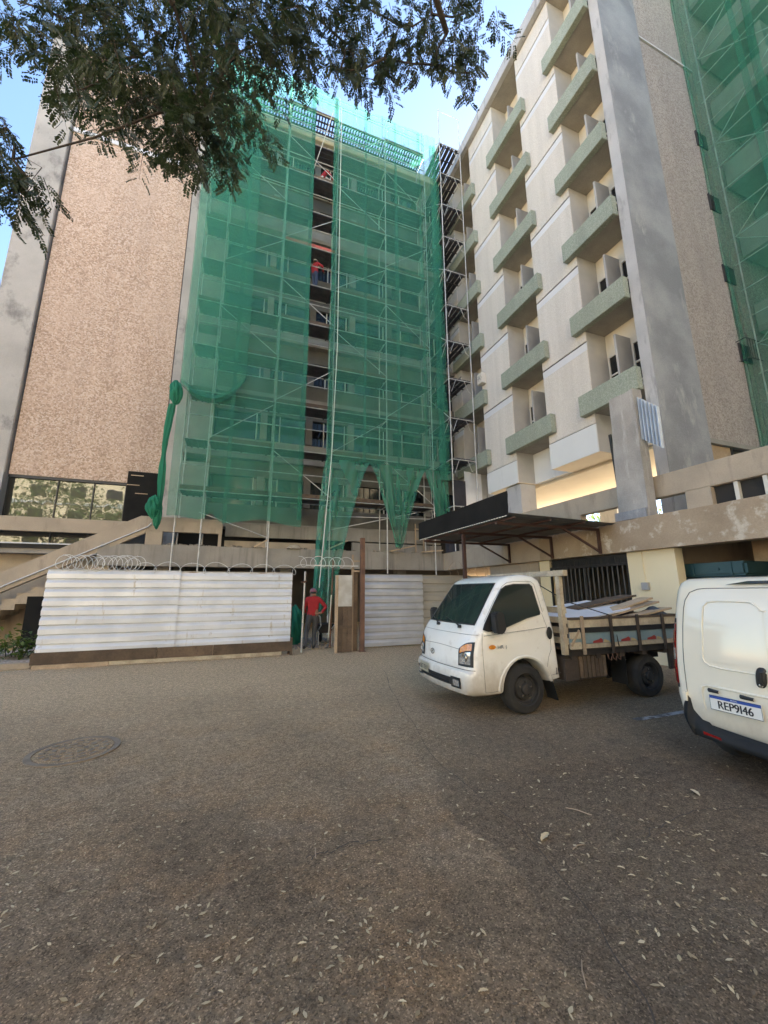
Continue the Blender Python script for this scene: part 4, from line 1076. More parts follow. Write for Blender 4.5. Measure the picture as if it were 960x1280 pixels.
MAT['paint_truck'] = M('paint_truck', (.87, .85, .79), .25, (.83, .80, .72), 1.6, stain=(.55, .48, .38), ssc=(2.5, 2.5, 2.5), slo=.58, shi=.85, coat=.6, dirt=.75)
MAT['paint_van'] = M('paint_van', (.86, .79, .64), .14, (.84, .77, .62), .8, coat=.8, dirt=.5)
MAT['seam'] = M('seam', (.17, .16, .14), .8)
MAT['tyre'] = M('tyre', (.022, .021, .020), .85, (.045, .040, .034), 6, grain=.2, gsc=80)
MAT['rim_black'] = M('rim_black', (.028, .026, .024), .6, (.05, .045, .04), 6)
MAT['plastic_black'] = M('plastic_black', (.018, .018, .018), .5)
MAT['plastic_grey'] = M('plastic_grey', (.016, .017, .018), .7, (.024, .024, .024), 4, spec=.35)
MAT['glass_car'] = M('glass_car', (.022, .030, .026), .04, spec=.6)
MAT['lamp_clear'] = M('lamp_clear', (.62, .62, .60), .12, (.30, .30, .29), 30, metal=.5, coat=1)
MAT['lamp_amber'] = M('lamp_amber', (.80, .32, .04), .15, (.60, .20, .02), 40, coat=1)
MAT['lamp_red'] = M('lamp_red', (.35, .012, .010), .12, (.22, .008, .008), 40, coat=1)
MAT['chrome'] = M('chrome', (.55, .54, .50), .2, metal=.9)
MAT['plate_old'] = M('plate_old', (.42, .38, .27), .5, (.36, .32, .22), 20)
MAT['plate_white'] = M('plate_white', (.78, .76, .70), .45)
MAT['plate_blue'] = M('plate_blue', (.02, .07, .33), .45)
MAT['ink'] = M('ink', (.03, .03, .035), .6)
MAT['bed_blue'] = M('bed_blue', (.16, .25, .29), .7, (.22, .29, .31), 5, grain=.1)
MAT['bed_red'] = M('bed_red', (.28, .035, .03), .7)
MAT['bed_yellow'] = M('bed_yellow', (.42, .33, .18), .7)
MAT['board_white'] = M('board_white', (.72, .73, .77), .6, (.66, .67, .70), 3)

def wheel(parent, cx, y, cz, R, out=-1, W=.19):
    """wheel with its outer face at y, pointing to out*y"""
    s = -out
    w = MB().lathe([(R*.60, 0.0), (R*.66, -.012), (R*.90, -.004), (R*.975, .03), (R, .06), (R, W-.05), (R*.96, W-.01), (R*.62, W)], (0, 0, 0), 'y', 40, close=False)
    w.v = [(cx+p[0], y+s*p[1], cz+p[2]) for p in w.v]
    wo_ = w.build('wheel', MAT['tyre'], parent, smooth=35)
    rm = MB().lathe([(R*.62, .012), (R*.585, .010), (R*.55, .05), (R*.47, .06), (R*.40, .035), (R*.22, .03), (R*.20, -.005), (R*.10, -.012), (.001, -.012)], (0, 0, 0), 'y', 32, close=False)
    rm.v = [(cx+p[0], y+s*p[1], cz+p[2]) for p in rm.v]
    rm.build('rim', MAT['rim_black'], wo_, smooth=35)
    nb_ = MB()
    for k in range(5):
        t = 2*math.pi*k/5+.3; nb_.tube([(cx+R*.30*math.cos(t), y+s*.034, cz+R*.30*math.sin(t)), (cx+R*.30*math.cos(t), y+s*.012, cz+R*.30*math.sin(t))], .013, 6)
    nb_.build('wheel_nuts', MAT['chrome'], wo_)
    hl = MB()
    for k in range(8):
        t = 2*math.pi*k/8; hl.tube([(cx+R*.455*math.cos(t), y+s*.066, cz+R*.455*math.sin(t)), (cx+R*.455*math.cos(t), y+s*.050, cz+R*.455*math.sin(t))], R*.05, 8)
    hl.build('rim_holes', MAT['plastic_black'], wo_)
    return wo_

# ------------------------------------------------------------------ white cab-over truck
tk = thing('flatbed_truck', (4.8, 5.35, 0), 'white small flatbed truck with wooden stake bed parked by the canopy', 'truck')
TW0, TW1 = 4.56, 6.12; TYC = (TW0+TW1)/2; THW = (TW1-TW0)/2
front = [(2.87, .27), (2.775, .30), (2.745, .36), (2.735, .50), (2.75, .575), (2.80, .60), (2.805, .64), (2.815, .80), (2.855, .97), (2.93, 1.09), (3.00, 1.165), (3.10, 1.295), (3.22, 1.45), (3.34, 1.60), (3.43, 1.705), (3.50, 1.755)]
prof = [(x, z, 1.0 if z > .62 else .75) for x, z in front]
prof += [(3.62, 1.80, 1), (3.85, 1.83, 1), (4.05, 1.815, 1), (4.15, 1.765, 1), (4.205, 1.62, 1), (4.25, 1.30, 1), (4.29, .95, 1), (4.29, .46, .4), (4.27, .41, .2)]
ac_, ar_ = (3.70, .305), .395
a0, a1 = math.radians(12), math.radians(177)
for k in range(15):
    t = a0+(a1-a0)*k/14; prof.append((ac_[0]+ar_*math.cos(t), ac_[1]+ar_*math.sin(t), .12))
prof += [(3.28, .285, .2), (3.05, .275, .3)]
def tdef(x, y, z):
    s = (y-TYC)/THW
    th = max(0, z-1.04)*.135+max(0, .55-z)*.03
    k = max(0, min(1, (3.6-x)/.8))
    return (x+.085*s*s*k, TYC+(y-TYC)*(1-th/THW), z)
PR = resample(prof, .09)
shell_body([(p[0], p[1]) for p in PR], [p[2] for p in PR], TW0, TW1, .13, tdef).build('cab', MAT['paint_truck'], tk, smooth=38)
cabp = [o for o in tk.children if o.name.startswith('cab')][0]
fz = [z for x, z in front]; fx = [x for x, z in front]
def tfront(y, z, off=0.0):
    x = float(np.interp(z, fz, fx)); dy = min(y-TW0, TW1-y); r = .13
    if dy < r: x += r-math.sqrt(max(0, r*r-(r-dy)**2))
    p = tdef(x-off, y, z); return p
def tside(x, z, off=0.0):
    p = tdef(x, TW0, z); return (x, p[1]-off, z)
def fgrid(name, mat, parent, yz, nu, nv, off):
    """patch on the cab front; yz(u, v) -> (y, z)"""
    return MB().grid(lambda u, v: tfront(*yz(u, v), off), nu, nv).build(name, mat, parent, smooth=60)
# windscreen with black surround
fgrid('windscreen_seal', MAT['plastic_black'], tk, lambda u, v: (TW0+.125+.0*v+(THW*2-.25)*u, 1.145+.565*v), 20, 8, .004)
ws_ = fgrid('windscreen', MAT['glass_car'], tk, lambda u, v: (TW0+.155+(THW*2-.31)*u, 1.165+.53*v), 20, 8, .009)
for k, yb in enumerate((4.95, 5.55)):
    p = [tfront(yb, 1.12, .03), tfront(yb+.1, 1.15, .035), tfront(yb+.5, 1.22, .025)]
    MB().tube(p, [.016, .010, .006], 6).build('wiper', MAT['plastic_black'], tk, smooth=60)
    MB().lathe([(.028, 0), (.028, .03), (.018, .04)], (p[0][0]-.0, p[0][1], p[0][2]-.02), 'z', 10).build('wiper_pivot', MAT['plastic_black'], tk, smooth=40)
# front seams, logo, lights, lower grille, plate
def seam_front(pts, w=.006, name='panel_seam'):
    MB().tube([tfront(y, z, .001) for y, z in pts], w, 5).build(name, MAT['seam'], tk, smooth=80)
seam_front([(TW0+.03+i*(TW1-TW0-.06)/20, 1.03) for i in range(21)], .003)
seam_front([(TW0+.27+i*(TW1-TW0-.54)/20, .835+.02*math.sin(math.pi*i/20)) for i in range(21)], .0035)
seam_front([(TW0+.02+i*(TW1-TW0-.04)/24, .597) for i in range(25)], .006)
hl_y = lambda u, w: TW0+.012+w*u
for side in (0, 1):
    def yz(u, v, side=side, pad=0.0):
        zt = .945-.10*(u**2.2); y = TW0+.035+.245*u; z = .635+(zt-.635)*v
        return ((y if side == 0 else TW1-(y-TW0)), z)
    h = fgrid('headlight', MAT['plastic_black'], tk, lambda u, v: yz(u, v), 12, 10, .006)
    fgrid('reflector', MAT['lamp_clear'], h, lambda u, v: yz(.12+.76*u, .10+.50*v), 10, 6, .010)
    fgrid('indicator', MAT['lamp_amber'], h, lambda u, v: yz(.10+.78*u, .66+.28*v), 10, 5, .010)
    c = tfront(*yz(.5, .38), .012)
    b = MB().lathe([(.062, .0), (.055, -.008), (.03, -.003), (.001, .002)], c, 'x', 18, close=False); b.build('bulb_bowl', MAT['chrome'], h, smooth=60)
fgrid('lower_grille', MAT['plastic_black'], tk, lambda u, v: (TW0+.20+(TW1-TW0-.40)*u, .385+(.095-.0*u)*v), 20, 4, .006)
for z in (.41, .445): MB().tube([tfront(TW0+.40+i*(TW1-TW0-.8)/12, z, .012) for i in range(13)], .006, 5).build('grille_bar', MAT['plastic_grey'], tk, smooth=80)
for side in (0, 1):
    def yz2(u, v, side=side):
        y = TW0+.15+.20*u; return ((y if side == 0 else TW1-(y-TW0)), .365+.135*v)
    h = fgrid('fog_lamp', MAT['plastic_black'], tk, yz2, 8, 6, .010)
    fgrid('lens', MAT['lamp_clear'], h, lambda u, v: yz2(.15+.6*u, .2+.55*v), 6, 4, .016)
py0, py1 = 5.50, 5.86
pl = fgrid('number_plate', MAT['plate_old'], tk, lambda u, v: (py0+(py1-py0)*u, .435+.125*v), 4, 2, .02)
def plfn(x, y): return tfront((py0+py1)/2-x, .492+y, .024)
lettering('plate_text', 'NBT 7291', .088, plfn, MAT['ink'], pl, .85)
# oval emblem with a slanted letter
yl, zl = 5.52, .73
MB().tube([tfront(yl+.062*math.cos(t*math.pi/12), zl+.036*math.sin(t*math.pi/12), .008) for t in range(24)], .005, 5, closed=True).build('emblem_ring', MAT['chrome'], tk, smooth=80)
em = MB()
for p, q in (((.03, -.026), (.016, .026)), ((-.014, -.026), (-.03, .026)), ((.022, -.004), (-.022, .006))):
    em.tube([tfront(yl+p[0], zl+p[1], .008), tfront(yl+q[0], zl+q[1], .008)], .005, 5)
em.build('emblem', MAT['chrome'], tk, smooth=60)
# side: window, seams, handle, mirror, badges
def side_poly(name, mat, pts, off, parent=None, th=.006):
    b = MB(); n = len(pts); b.add([tside(x, z, off) for x, z in pts]+[tside(x, z, off-th-.004) for x, z in pts], [tuple(range(n))]+[(i, (i+1) % n, n+(i+1) % n, n+i) for i in range(n)])
    return b.build(name, mat, parent or tk)
sw_out = [(3.065, 1.10), (3.10, 1.17), (3.28, 1.42), (3.44, 1.625), (3.52, 1.67), (3.66, 1.695), (3.93, 1.695), (3.975, 1.66), (4.04, 1.30), (4.03, 1.268), (3.80, 1.225), (3.50, 1.135), (3.34, 1.085), (3.14, 1.07)]
cx_, cz_ = 3.62, 1.40
side_poly('window_seal', MAT['plastic_black'], sw_out, .004)
side_poly('side_window', MAT['glass_car'], [(cx_+(x-cx_)*.955, cz_+(z-cz_)*.94) for x, z in sw_out], .009)
side_poly('quarter_panel', MAT['plastic_black'], [(3.07, 1.095), (3.13, 1.20), (3.22, 1.32), (3.235, 1.09), (3.14, 1.072)], .012)
def seam_side(pts, w=.0026): MB().tube([tside(x, z, .0005) for x, z in pts], w, 5).build('door_seam', MAT['seam'], tk, smooth=80)
seam_side([(3.045, 1.06), (3.035, .90), (3.045, .60), (3.06, .33)])
seam_side([(4.06, 1.29), (4.11, 1.10), (4.15, .90), (4.145, .80), (4.09, .70), (4.06, .58)])
seam_side([(3.06, .33), (3.20, .33), (3.285, .345)])
seam_side([(3.07, 1.02), (3.40, 1.045), (3.80, 1.075), (4.10, 1.10)], .003)
seam_side([(4.06, .46), (4.285, .49)])
seam_side([(3.10, 1.20), (3.30, 1.475), (3.46, 1.66), (3.55, 1.712), (3.68, 1.728), (3.96, 1.725), (4.01, 1.69), (4.08, 1.30)], .0026)
# flared arch lip
MB().tube([(ac_[0]+(ar_+.035)*math.cos(a0+(a1-a0)*k/20), TW0+.012, ac_[1]+(ar_+.035)*math.sin(a0+(a1-a0)*k/20)) for k in range(21)], .022, 8).build('arch_lip', MAT['paint_truck'], tk, smooth=80)
b = MB().grid(lambda u, v: (4.135+.05*math.cos(2*math.pi*u)*v, TW0-.008-.014*(1-v*v), 1.02+.085*math.sin(2*math.pi*u)*v), 20, 5); b.build('door_handle', MAT['plastic_black'], tk, smooth=60)
mr = MB().prism([(3.17, 1.06), (3.155, 1.30), (3.20, 1.335), (3.29, 1.32), (3.325, 1.12), (3.27, 1.05)], lambda a, b_, d: (a, d, b_), TW0-.16, TW0-.035).build('mirror', MAT['plastic_black'], tk, bevel=.015)
MB().tube([(3.20, TW0-.05, 1.10), (3.19, TW0+.0, 1.12)], .02, 6).build('mirror_arm', MAT['plastic_black'], tk, smooth=60)
m2 = MB().prism([(3.17, 1.10), (3.16, 1.30), (3.20, 1.335), (3.27, 1.32), (3.29, 1.12)], lambda a, b_, d: (a, d, b_), TW1+.04, TW1+.16).build('mirror', MAT['plastic_black'], tk, bevel=.015)
b = MB().grid(lambda u, v: tside(3.185+.055*math.cos(2*math.pi*u)*v, .878+.028*math.sin(2*math.pi*u)*v, .010-.004*v), 18, 3); b.build('side_indicator', MAT['lamp_amber'], tk, smooth=60)
lettering('side_badge', 'HR', .062, lambda x, y: tside(3.315+x, .872+y, .004), MAT['chrome'], tk, 1.2)
lettering('side_badge_small', '§', .055, lambda x, y: tside(3.405+x, .872+y, .004), MAT['ink'], tk)
for k in range(3): MB().bar(tside(4.20+.025*k, .47, .004), tside(4.21+.025*k, .56, .004), .007, .004).build('vent_slot', MAT['ink'], tk)
MB().bar(tdef(3.47, TW0+.16, 1.70), tdef(3.54, TW0+.13, 1.60), .025, .012).build('pillar_vent', MAT['plastic_black'], tk)
# chassis, wheels, mudflaps
for y in (4.95, 5.70): bx('chassis_rail', MAT['black_metal'], tk, 3.4, 6.75, y, y+.07, .50, .64)
wheel(tk, 3.70, TW0+.02, .318, .318); wheel(tk, 3.70, TW1-.02, .318, .318, out=1)
wheel(tk, 6.03, TW0+.03, .312, .312, W=.22); wheel(tk, 6.03, TW1-.03, .312, .312, out=1, W=.22)
MB().tube([(6.03, 4.85, .31), (6.03, 5.85, .31)], .06, 10).lathe([(.14, -.08), (.17, 0), (.14, .08)], (6.03, 5.34, .31), 'y', 16).build('rear_axle', MAT['black_metal'], tk, smooth=40)
MB().bar((4.12, 4.66, .42), (4.20, 4.66, .14), .01, .20, (0, 1, 0)).build('mudflap', MAT['plastic_black'], tk)
bx('mudflap', MAT['plastic_black'], tk, 5.555, 5.57, 4.60, 4.86, .22, .74)
bx('inner_arch', MAT['plastic_black'], tk, 3.34, 4.06, 4.80, 5.88, .28, .70)
# stake bed
BX0, BX1, BY0, BY1 = 4.40, 6.92, 4.48, 6.16
bx('bed_frame', MAT['black_metal'], tk, BX0, BX1, BY0+.02, BY0+.09, .70, .775); bx('bed_frame', MAT['black_metal'], tk, BX0, BX1, BY1-.09, BY1-.02, .70, .775)
for k in range(6): bx('cross_member', MAT['wood_truck'], tk, 4.45+k*.46, 4.53+k*.46, BY0+.03, BY1-.03, .645, .698)
for k in range(8): bx('floor_plank', MAT['wood_truck'], tk, BX0, BX1, BY0+.02+k*.206, BY0+.02+k*.206+.20, .777, .81)
for (yy, sgn) in ((BY0, 1), (BY1-.03, 1)):
    bx('side_plank', MAT['wood_cream'], tk, BX0+.02, BX1, yy, yy+.025, .795, .855)
    bx('side_panel', MAT['bed_blue'], tk, BX0+.02, BX1, yy+.002, yy+.022, .858, 1.005)
    bx('side_rail', MAT['plastic_grey'], tk, BX0+.02, BX1, yy-.012, yy+.03, 1.008, 1.075)
    bx('side_plank', MAT['wood_cream'], tk, BX0+.02, BX1, yy, yy+.025, 1.08, 1.185)
    bx('top_rail', MAT['wood_truck'], tk, BX0+.02, BX1, yy-.008, yy+.03, 1.188, 1.222)
    for k in range(5):
        x = 4.62+k*.545
        bx('stake', MAT['wood_pale'] if k == 0 else MAT['wood_truck'], tk, x, x+.045, yy-.035, yy-.013, .72, 1.24)
for k in range(4):
    x = 4.69+k*.545
    if k == 3: continue
    b = MB(); n = 9
    b.add([(x+.14, BY0-.003, .862), (x+.33, BY0-.003, .862), (x+.335, BY0-.003, .90), (x+.30, BY0-.003, .925), (x+.24, BY0-.003, .905), (x+.15, BY0-.003, .89)], [(0, 1, 2, 3, 4, 5)])
    b.build('painted_mark', MAT['bed_red'], tk, fix=False)
    MB().add([(x+.34, BY0-.003, .862), (x+.47, BY0-.003, .862), (x+.44, BY0-.003, .885), (x+.36, BY0-.003, .91)], [(0, 1, 2, 3)]).build('painted_mark', MAT['bed_yellow'], tk, fix=False)
for k in range(4): bx('tail_plank', MAT['wood_truck'], tk, BX1, BX1+.025, BY0, BY1, .80+k*.105, .895+k*.105)
# headboard rack behind the cab
for y in (4.50, 5.28, 6.06): bx('rack_post', MAT['wood_cream'], tk, 4.335, 4.395, y, y+.075, .72, 1.80)
bx('rack_beam', MAT['wood_cream'], tk, 4.325, 4.405, 4.40, 6.24, 1.803, 1.885, bevel=.006)
for z in (.86, 1.0, 1.14, 1.28): bx('rack_slat', MAT['wood_cream'], tk, 4.397, 4.42, 4.50, 6.14, z, z+.085)
for z in (.84, .98): MB().bar((4.41, 4.47, z), (4.60, 4.47, z+.0), .022, .09).build('corner_board', MAT['wood_cream'], tk)
MB().bar((4.42, 4.465, .84), (4.58, 4.465, 1.05), .02, .03).build('corner_brace', MAT['wood_pale'], tk)
# locker under the bed
lk = bx('locker', MAT['wood_truck'], tk, 4.36, 5.12, 4.55, 5.05, .37, .70, bevel=.01)
for k in range(7): bx('slat', MAT['wood_board'], lk, 4.60+k*.073, 4.66+k*.073, 4.53, 4.548, .40, .68)
bx('front_box', MAT['wood_truck'], tk, 4.33, 4.56, 4.52, 4.56, .38, .66)
for k in range(3): MB().tube([(5.10+.09*k, 4.49, .70), (5.09+.09*k, 4.47, .64), (5.14+.09*k, 4.47, .61), (5.16+.09*k, 4.48, .66)], .006, 5).build('tie_hook', MAT['steel_rust'], tk, smooth=60)
bx('side_skirt', MAT['wood_truck'], tk, 6.40, 6.9, 4.52, 4.55, .40, .70)
bx('underrun', MAT['black_metal'], tk, 5.15, 5.5, 4.9, 5.3, .36, .62)
# load
bd = tag(MB().bar((4.50, 5.05, 1.20), (6.30, 5.35, 1.36), .95, .018, (0, -.10, 1)).build('white_board', MAT['board_white']), 'large white board lying tilted on the truck bed load', 'board')
for k, (a, b_, w, m_) in enumerate((((5.1, 4.85, 1.13), (6.85, 5.0, 1.40), .24, 'wood_pale'), ((5.4, 4.72, 1.12), (6.88, 4.80, 1.30), .20, 'wood_fresh'), ((5.3, 5.3, 1.30), (6.86, 5.45, 1.50), .30, 'wood_board'),
                                   ((5.6, 4.95, 1.24), (6.88, 5.12, 1.46), .22, 'wood_fresh'), ((5.2, 5.6, 1.2), (6.85, 5.75, 1.46), .3, 'wood_board'))):
    tag(MB().bar(a, b_, w, .028).build('scrap_plank', MAT[m_]), 'scrap plank stacked sloping on the truck bed under the white board', 'plank', 'scrap planks on the truck bed')
hp = MB().grid(lambda u, v: (4.6+2.25*u, 4.56+1.5*v, .83+.34*math.sin(math.pi*min(1, u*1.0+.02))**.4*math.sin(math.pi*v)**.4+.06*mnoise.noise((u*7, v*6, 3))), 40, 24)
tag(hp.build('load_heap', M('load', (.16, .13, .105), .95, (.24, .21, .18), 5, grain=.3, gsc=30), smooth=50), 'heap of brown rubble and debris filling the truck bed', 'debris', kind='stuff')
tp_ = tag(MB().grid(lambda u, v: (6.45+.42*u, 4.62+.5*v, 1.16+.16*math.sin(math.pi*u)*math.sin(math.pi*v)+.04*mnoise.noise((u*5, v*5, 7))), 14, 14).build('tarp_bundle', M('tarp', (.05, .06, .08), .6, (.08, .09, .11), 5), smooth=60), 'dark blue grey sack bundle at the tail of the truck bed', 'bundle')
rp = tag(MB().tube([(4.42, 5.35, 1.84), (5.0, 5.05, 1.42), (5.30, 4.52, 1.225), (5.32, 4.47, .80)], .009, 6).build('tie_rope', MAT['ink'], smooth=60), 'black tie rope slanting from the rack beam over the white board', 'rope')
# ------------------------------------------------------------------ white panel van (its tail stands in view)
vn = thing('panel_van', (5.9, 2.05, 0), 'white panel van with dark bumper seen from its rear doors', 'van')
VW0, VW1, VB1 = 1.20, 2.93, 2.89; VYC = (VW0+VW1)/2; VHW = (VW1-VW0)/2
vrear = [(4.16, .36), (4.125, .42), (4.115, .60), (4.12, .80), (4.13, 1.05), (4.15, 1.28), (4.175, 1.48), (4.20, 1.61), (4.24, 1.675)]
vp = [(x, z, 1) for x, z in vrear] + [(4.32, 1.708, 1), (4.7, 1.728, 1), (5.4, 1.73, 1), (6.1, 1.70, 1), (6.35, 1.655, 1), (6.75, 1.33, 1), (7.0, 1.12, 1), (7.45, .98, 1), (7.68, .82, 1), (7.74, .6, 1), (7.70, .36, .6), (7.55, .30, .3), (7.42, .30, .1)]
for c in (7.06, 4.76):
    for k in range(13):
        t = math.radians(8+(172-8)*k/12); vp.append((c+.345*math.cos(t), .29+.345*math.sin(t), .1))
    vp.append((c-.36, .30, .1))
    if c > 6: vp += [(6.4, .28, .3), (5.6, .28, .3), (5.16, .30, .1)]
def vdef(x, y, z):
    s = (y-VYC)/VHW; th = max(0, z-.85)**1.5*.13+max(0, .6-z)*.10
    k = max(0, min(1, (4.9-x)/.8))
    return (x+.05*s*s*k, VYC+(y-VYC)*(1-th/VHW), z)
PR = resample(vp, .10)
shell_body([(p[0], p[1]) for p in PR], [p[2] for p in PR], VW0, VW1, .09, vdef, seg=7, mid=12).build('body', MAT['paint_van'], vn, smooth=38)
vz = [z for x, z in vrear]; vx = [x for x, z in vrear]
def vback(y, z, off=0.0):
    x = float(np.interp(z, vz, vx)); dy = min(y-VW0, VW1-y); r = .09
    if dy < r: x += r-math.sqrt(max(0, r*r-(r-dy)**2))
    return vdef(x-off, y, z)
def vcorner(ang, z, off=0.0, ex=0.0):
    """point on the rounded corner (+y side); ang 0 = side face, 90 = rear face"""
    t = math.radians(ang); r = .09+off; x0 = float(np.interp(z, vz, vx))
    return vdef(x0+.09-r*math.sin(t)+ex, VW1-.09+r*math.cos(t), z)
def vgrid(name, mat, parent, yz, nu, nv, off): return MB().grid(lambda u, v: vback(*yz(u, v), off), nu, nv).build(name, mat, parent, smooth=60)
def vseam(pts, w=.0035, name='door_seam', mat=None, off=.0005): MB().tube([vback(y, z, off) for y, z in pts], w, 6).build(name, mat or MAT['seam'], vn, smooth=80)
# door seams: outer edge, top, split
vseam([(2.80, .57)]+[(2.80, .62+.1*i) for i in range(9)]+[(2.79, 1.50), (2.75, 1.575), (2.67, 1.605), (2.6, 1.612)]+[(2.5-.1*i, 1.613) for i in range(11)], .004)
vseam([(2.02, .52+.1*i) for i in range(12)], .004)
# pressed blank window panel on the door: a raised rim
pr = [(2.615, .98), (2.61, 1.30), (2.60, 1.44), (2.56, 1.485), (2.48, 1.495), (2.30, 1.497), (2.18, 1.49), (2.135, 1.455), (2.12, 1.425), (2.08, 1.42)]
pr2 = [(2.615, .98), (2.60, .94), (2.56, .915), (2.46, .905), (2.16, .905), (2.13, .925), (2.10, .945), (2.06, .945)]
for q in (pr, pr2): vseam(q, .008, 'pressed_edge', MAT['paint_van'], .003)
vgrid('pressed_panel', MAT['paint_van'], vn, lambda u, v: (2.10+.49*u, .955+(.50-.03*(1 if u < .1 else 0))*v), 6, 6, .004)
# tail lamp on the corner
def lamp(name, mat, a0_, a1_, z0, z1, off, parent):
    return MB().grid(lambda u, v: vcorner(a0_+(a1_-a0_)*u, z0+(z1-z0)*v, off), 10, 10).build(name, mat, parent, smooth=60)
tl_ = lamp('tail_lamp', MAT['lamp_red'], -5, 72, .70, 1.27, .006, vn)
lamp('red_lens', MAT['lamp_red'], 0, 68, .715, .915, .011, tl_); lamp('clear_lens', MAT['lamp_clear'], 0, 70, .925, 1.03, .012, tl_); lamp('red_lens', MAT['lamp_red'], 0, 66, 1.04, 1.20, .011, tl_)
lamp('lamp_base', MAT['plastic_black'], -5, 74, .665, .705, .006, tl_); lamp('lamp_cap', MAT['plastic_black'], 0, 70, 1.275, 1.32, .004, tl_)
# bumper
b = MB()
def bump_pt(u, v):
    # u: along the corner path from side to the other end of the rear, v: section
    zt_ = .60 if u < .16 else .60-.23*min(1, (u-.16)/.10)**.7
    z = .265+(zt_-.265)*v; bulge = .040*math.sin(math.pi*min(1, .15+v*.9))+.018
    if u < .18:
        k = u/.18; ang = -4+94*k
        t = math.radians(ang); r = .11+bulge; return (4.15+.11-r*math.sin(t)+(.18*(1-k)**2), VB1-.125+r*math.cos(t)-max(0, .4-z)*.2, z+.06*(1-k))
    k = (u-.18)/.82; y = VB1-.125-(VB1-VW0-.25)*k
    s = (y-VYC)/VHW; return (4.15-bulge+.05*s*s, y, z-.02*math.sin(math.pi*k)+(.03*(1-k) if v > .9 else 0))
MB().grid(bump_pt, 50, 10).build('bumper', MAT['plastic_grey'], vn, smooth=60)
MB().grid(lambda u, v: (bump_pt(.225+.085*u, .16+.13*v)[0]-.006, bump_pt(.225+.085*u, 0)[1], bump_pt(.2, .16+.13*v)[2]-.01+.012*(1-u)), 6, 3).build('bumper_reflector', MAT['lamp_red'], vn, smooth=60)
# hinge, handle, plate with its lamps
MB().bar(vback(2.81, .56, .012), vback(2.81, .64, .012), .05, .03).build('hinge', MAT['paint_van'], vn)
b = MB().grid(lambda u, v: (lambda p, k: (p[0]-.026*(1-k**4), p[1], p[2]))(vback(2.165+.040*math.copysign(abs(math.cos(2*math.pi*u))**.7, math.cos(2*math.pi*u))*v-.012*math.sin(2*math.pi*u)*v, .885+.082*math.copysign(abs(math.sin(2*math.pi*u))**.7, math.sin(2*math.pi*u))*v, .004), v), 28, 6)
hd = b.build('door_handle', MAT['plastic_black'], vn, smooth=60)
MB().tube([vback(2.15, .93, .03), vback(2.16, .86, .04), vback(2.155, .83, .028)], .012, 8).build('grip', MAT['plastic_grey'], hd, smooth=60)
MB().lathe([(.014, 0), (.014, -.012), (.008, -.014)], vback(2.165, .825, .02), 'x', 12).build('lock', MAT['chrome'], hd, smooth=40)
PY0, PY1, PZ0, PZ1 = 2.185, 2.575, .545, .672
# recess surround around the plate
vseam([(2.66, .52), (2.66, .66), (2.645, .72), (2.60, .735), (2.3, .735), (2.08, .735)], .012, 'plate_recess_edge', MAT['paint_van'], .002)
for (a, b_) in ((2.50, 2.59), (2.235, 2.335)): MB().grid(lambda u, v: vback(b_-(b_-a)*u, .685+.035*v-.008*u*v, .016+.012*math.sin(math.pi*v)), 6, 4).build('plate_lamp', MAT['plastic_black'], vn, smooth=60)
plx = lambda y, z, off=0: (4.092-off+.0*y, y, z)
pt = MB().box(4.092, 4.098, PY0, PY1, PZ0, PZ1).build('number_plate', MAT['plate_white'], vn, bevel=.002)
bx('blue_band', MAT['plate_blue'], pt, 4.0895, 4.0918, PY0+.004, PY1-.004, PZ1-.028, PZ1-.003)
lettering('band_text', 'BRASIL', .017, lambda x, y: (4.0888, (PY0+PY1)/2-x, PZ1-.0155+y), MAT['plate_white'], pt)
b = MB().tube([(4.0915, PY0+.004, PZ0+.004), (4.0915, PY1-.004, PZ0+.004), (4.0915, PY1-.004, PZ1-.004), (4.0915, PY0+.004, PZ1-.004)], .0025, 5, closed=True); b.build('plate_border', MAT['ink'], pt)
lettering('plate_text', 'REP9I46', .094, lambda x, y: (4.0905, (PY0+PY1)/2-x, PZ0+.050+y), MAT['ink'], pt, .84, .0022)
MB().box(4.107, 4.16, PY0+.03, PY1-.03, PZ0+.02, PZ1-.02).build('plate_holder', MAT['plastic_black'], vn)
# roof edge lamp bar
MB().grid(lambda u, v: (lambda p: (p[0]-.03*math.sin(math.pi*v)*min(1, u*6), p[1], p[2]))(vback(2.40-.75*u, 1.645+.03*v*min(1, u*4), .012)), 16, 5).build('high_brake_lamp', MAT['lamp_red'] if False else MAT['glass_car'], vn, smooth=60)
wheel(vn, 4.76, VW1-.05, .285, .285, out=1, W=.17); wheel(vn, 4.76, VW0+.05, .285, .285, W=.17)
wheel(vn, 7.06, VW1-.05, .285, .285, out=1, W=.17); wheel(vn, 7.06, VW0+.05, .285, .285, W=.17)
bx('underbody', MAT['plastic_black'], vn, 4.3, 7.5, VW0+.25, VW1-.25, .27, .42)
for s_ in (VW0, VW1):
    yy = s_-.012 if s_ == VW0 else s_+.0
    MB().prism([(6.2, 1.58), (6.72, 1.18), (6.0, 1.10), (5.75, 1.15), (5.75, 1.56)], lambda a, b_, d: (a, vdef(a, d, b_)[1], b_), yy-.002, yy+.012).build('side_window', MAT['glass_car'], vn)
MB().grid(lambda u, v: (6.72-.34*v+.03*0-.012+.03, VYC+(u-.5)*1.28*(1-.12*v), 1.375+.275*v), 10, 6).build('windscreen', MAT['glass_car'], vn, smooth=60)

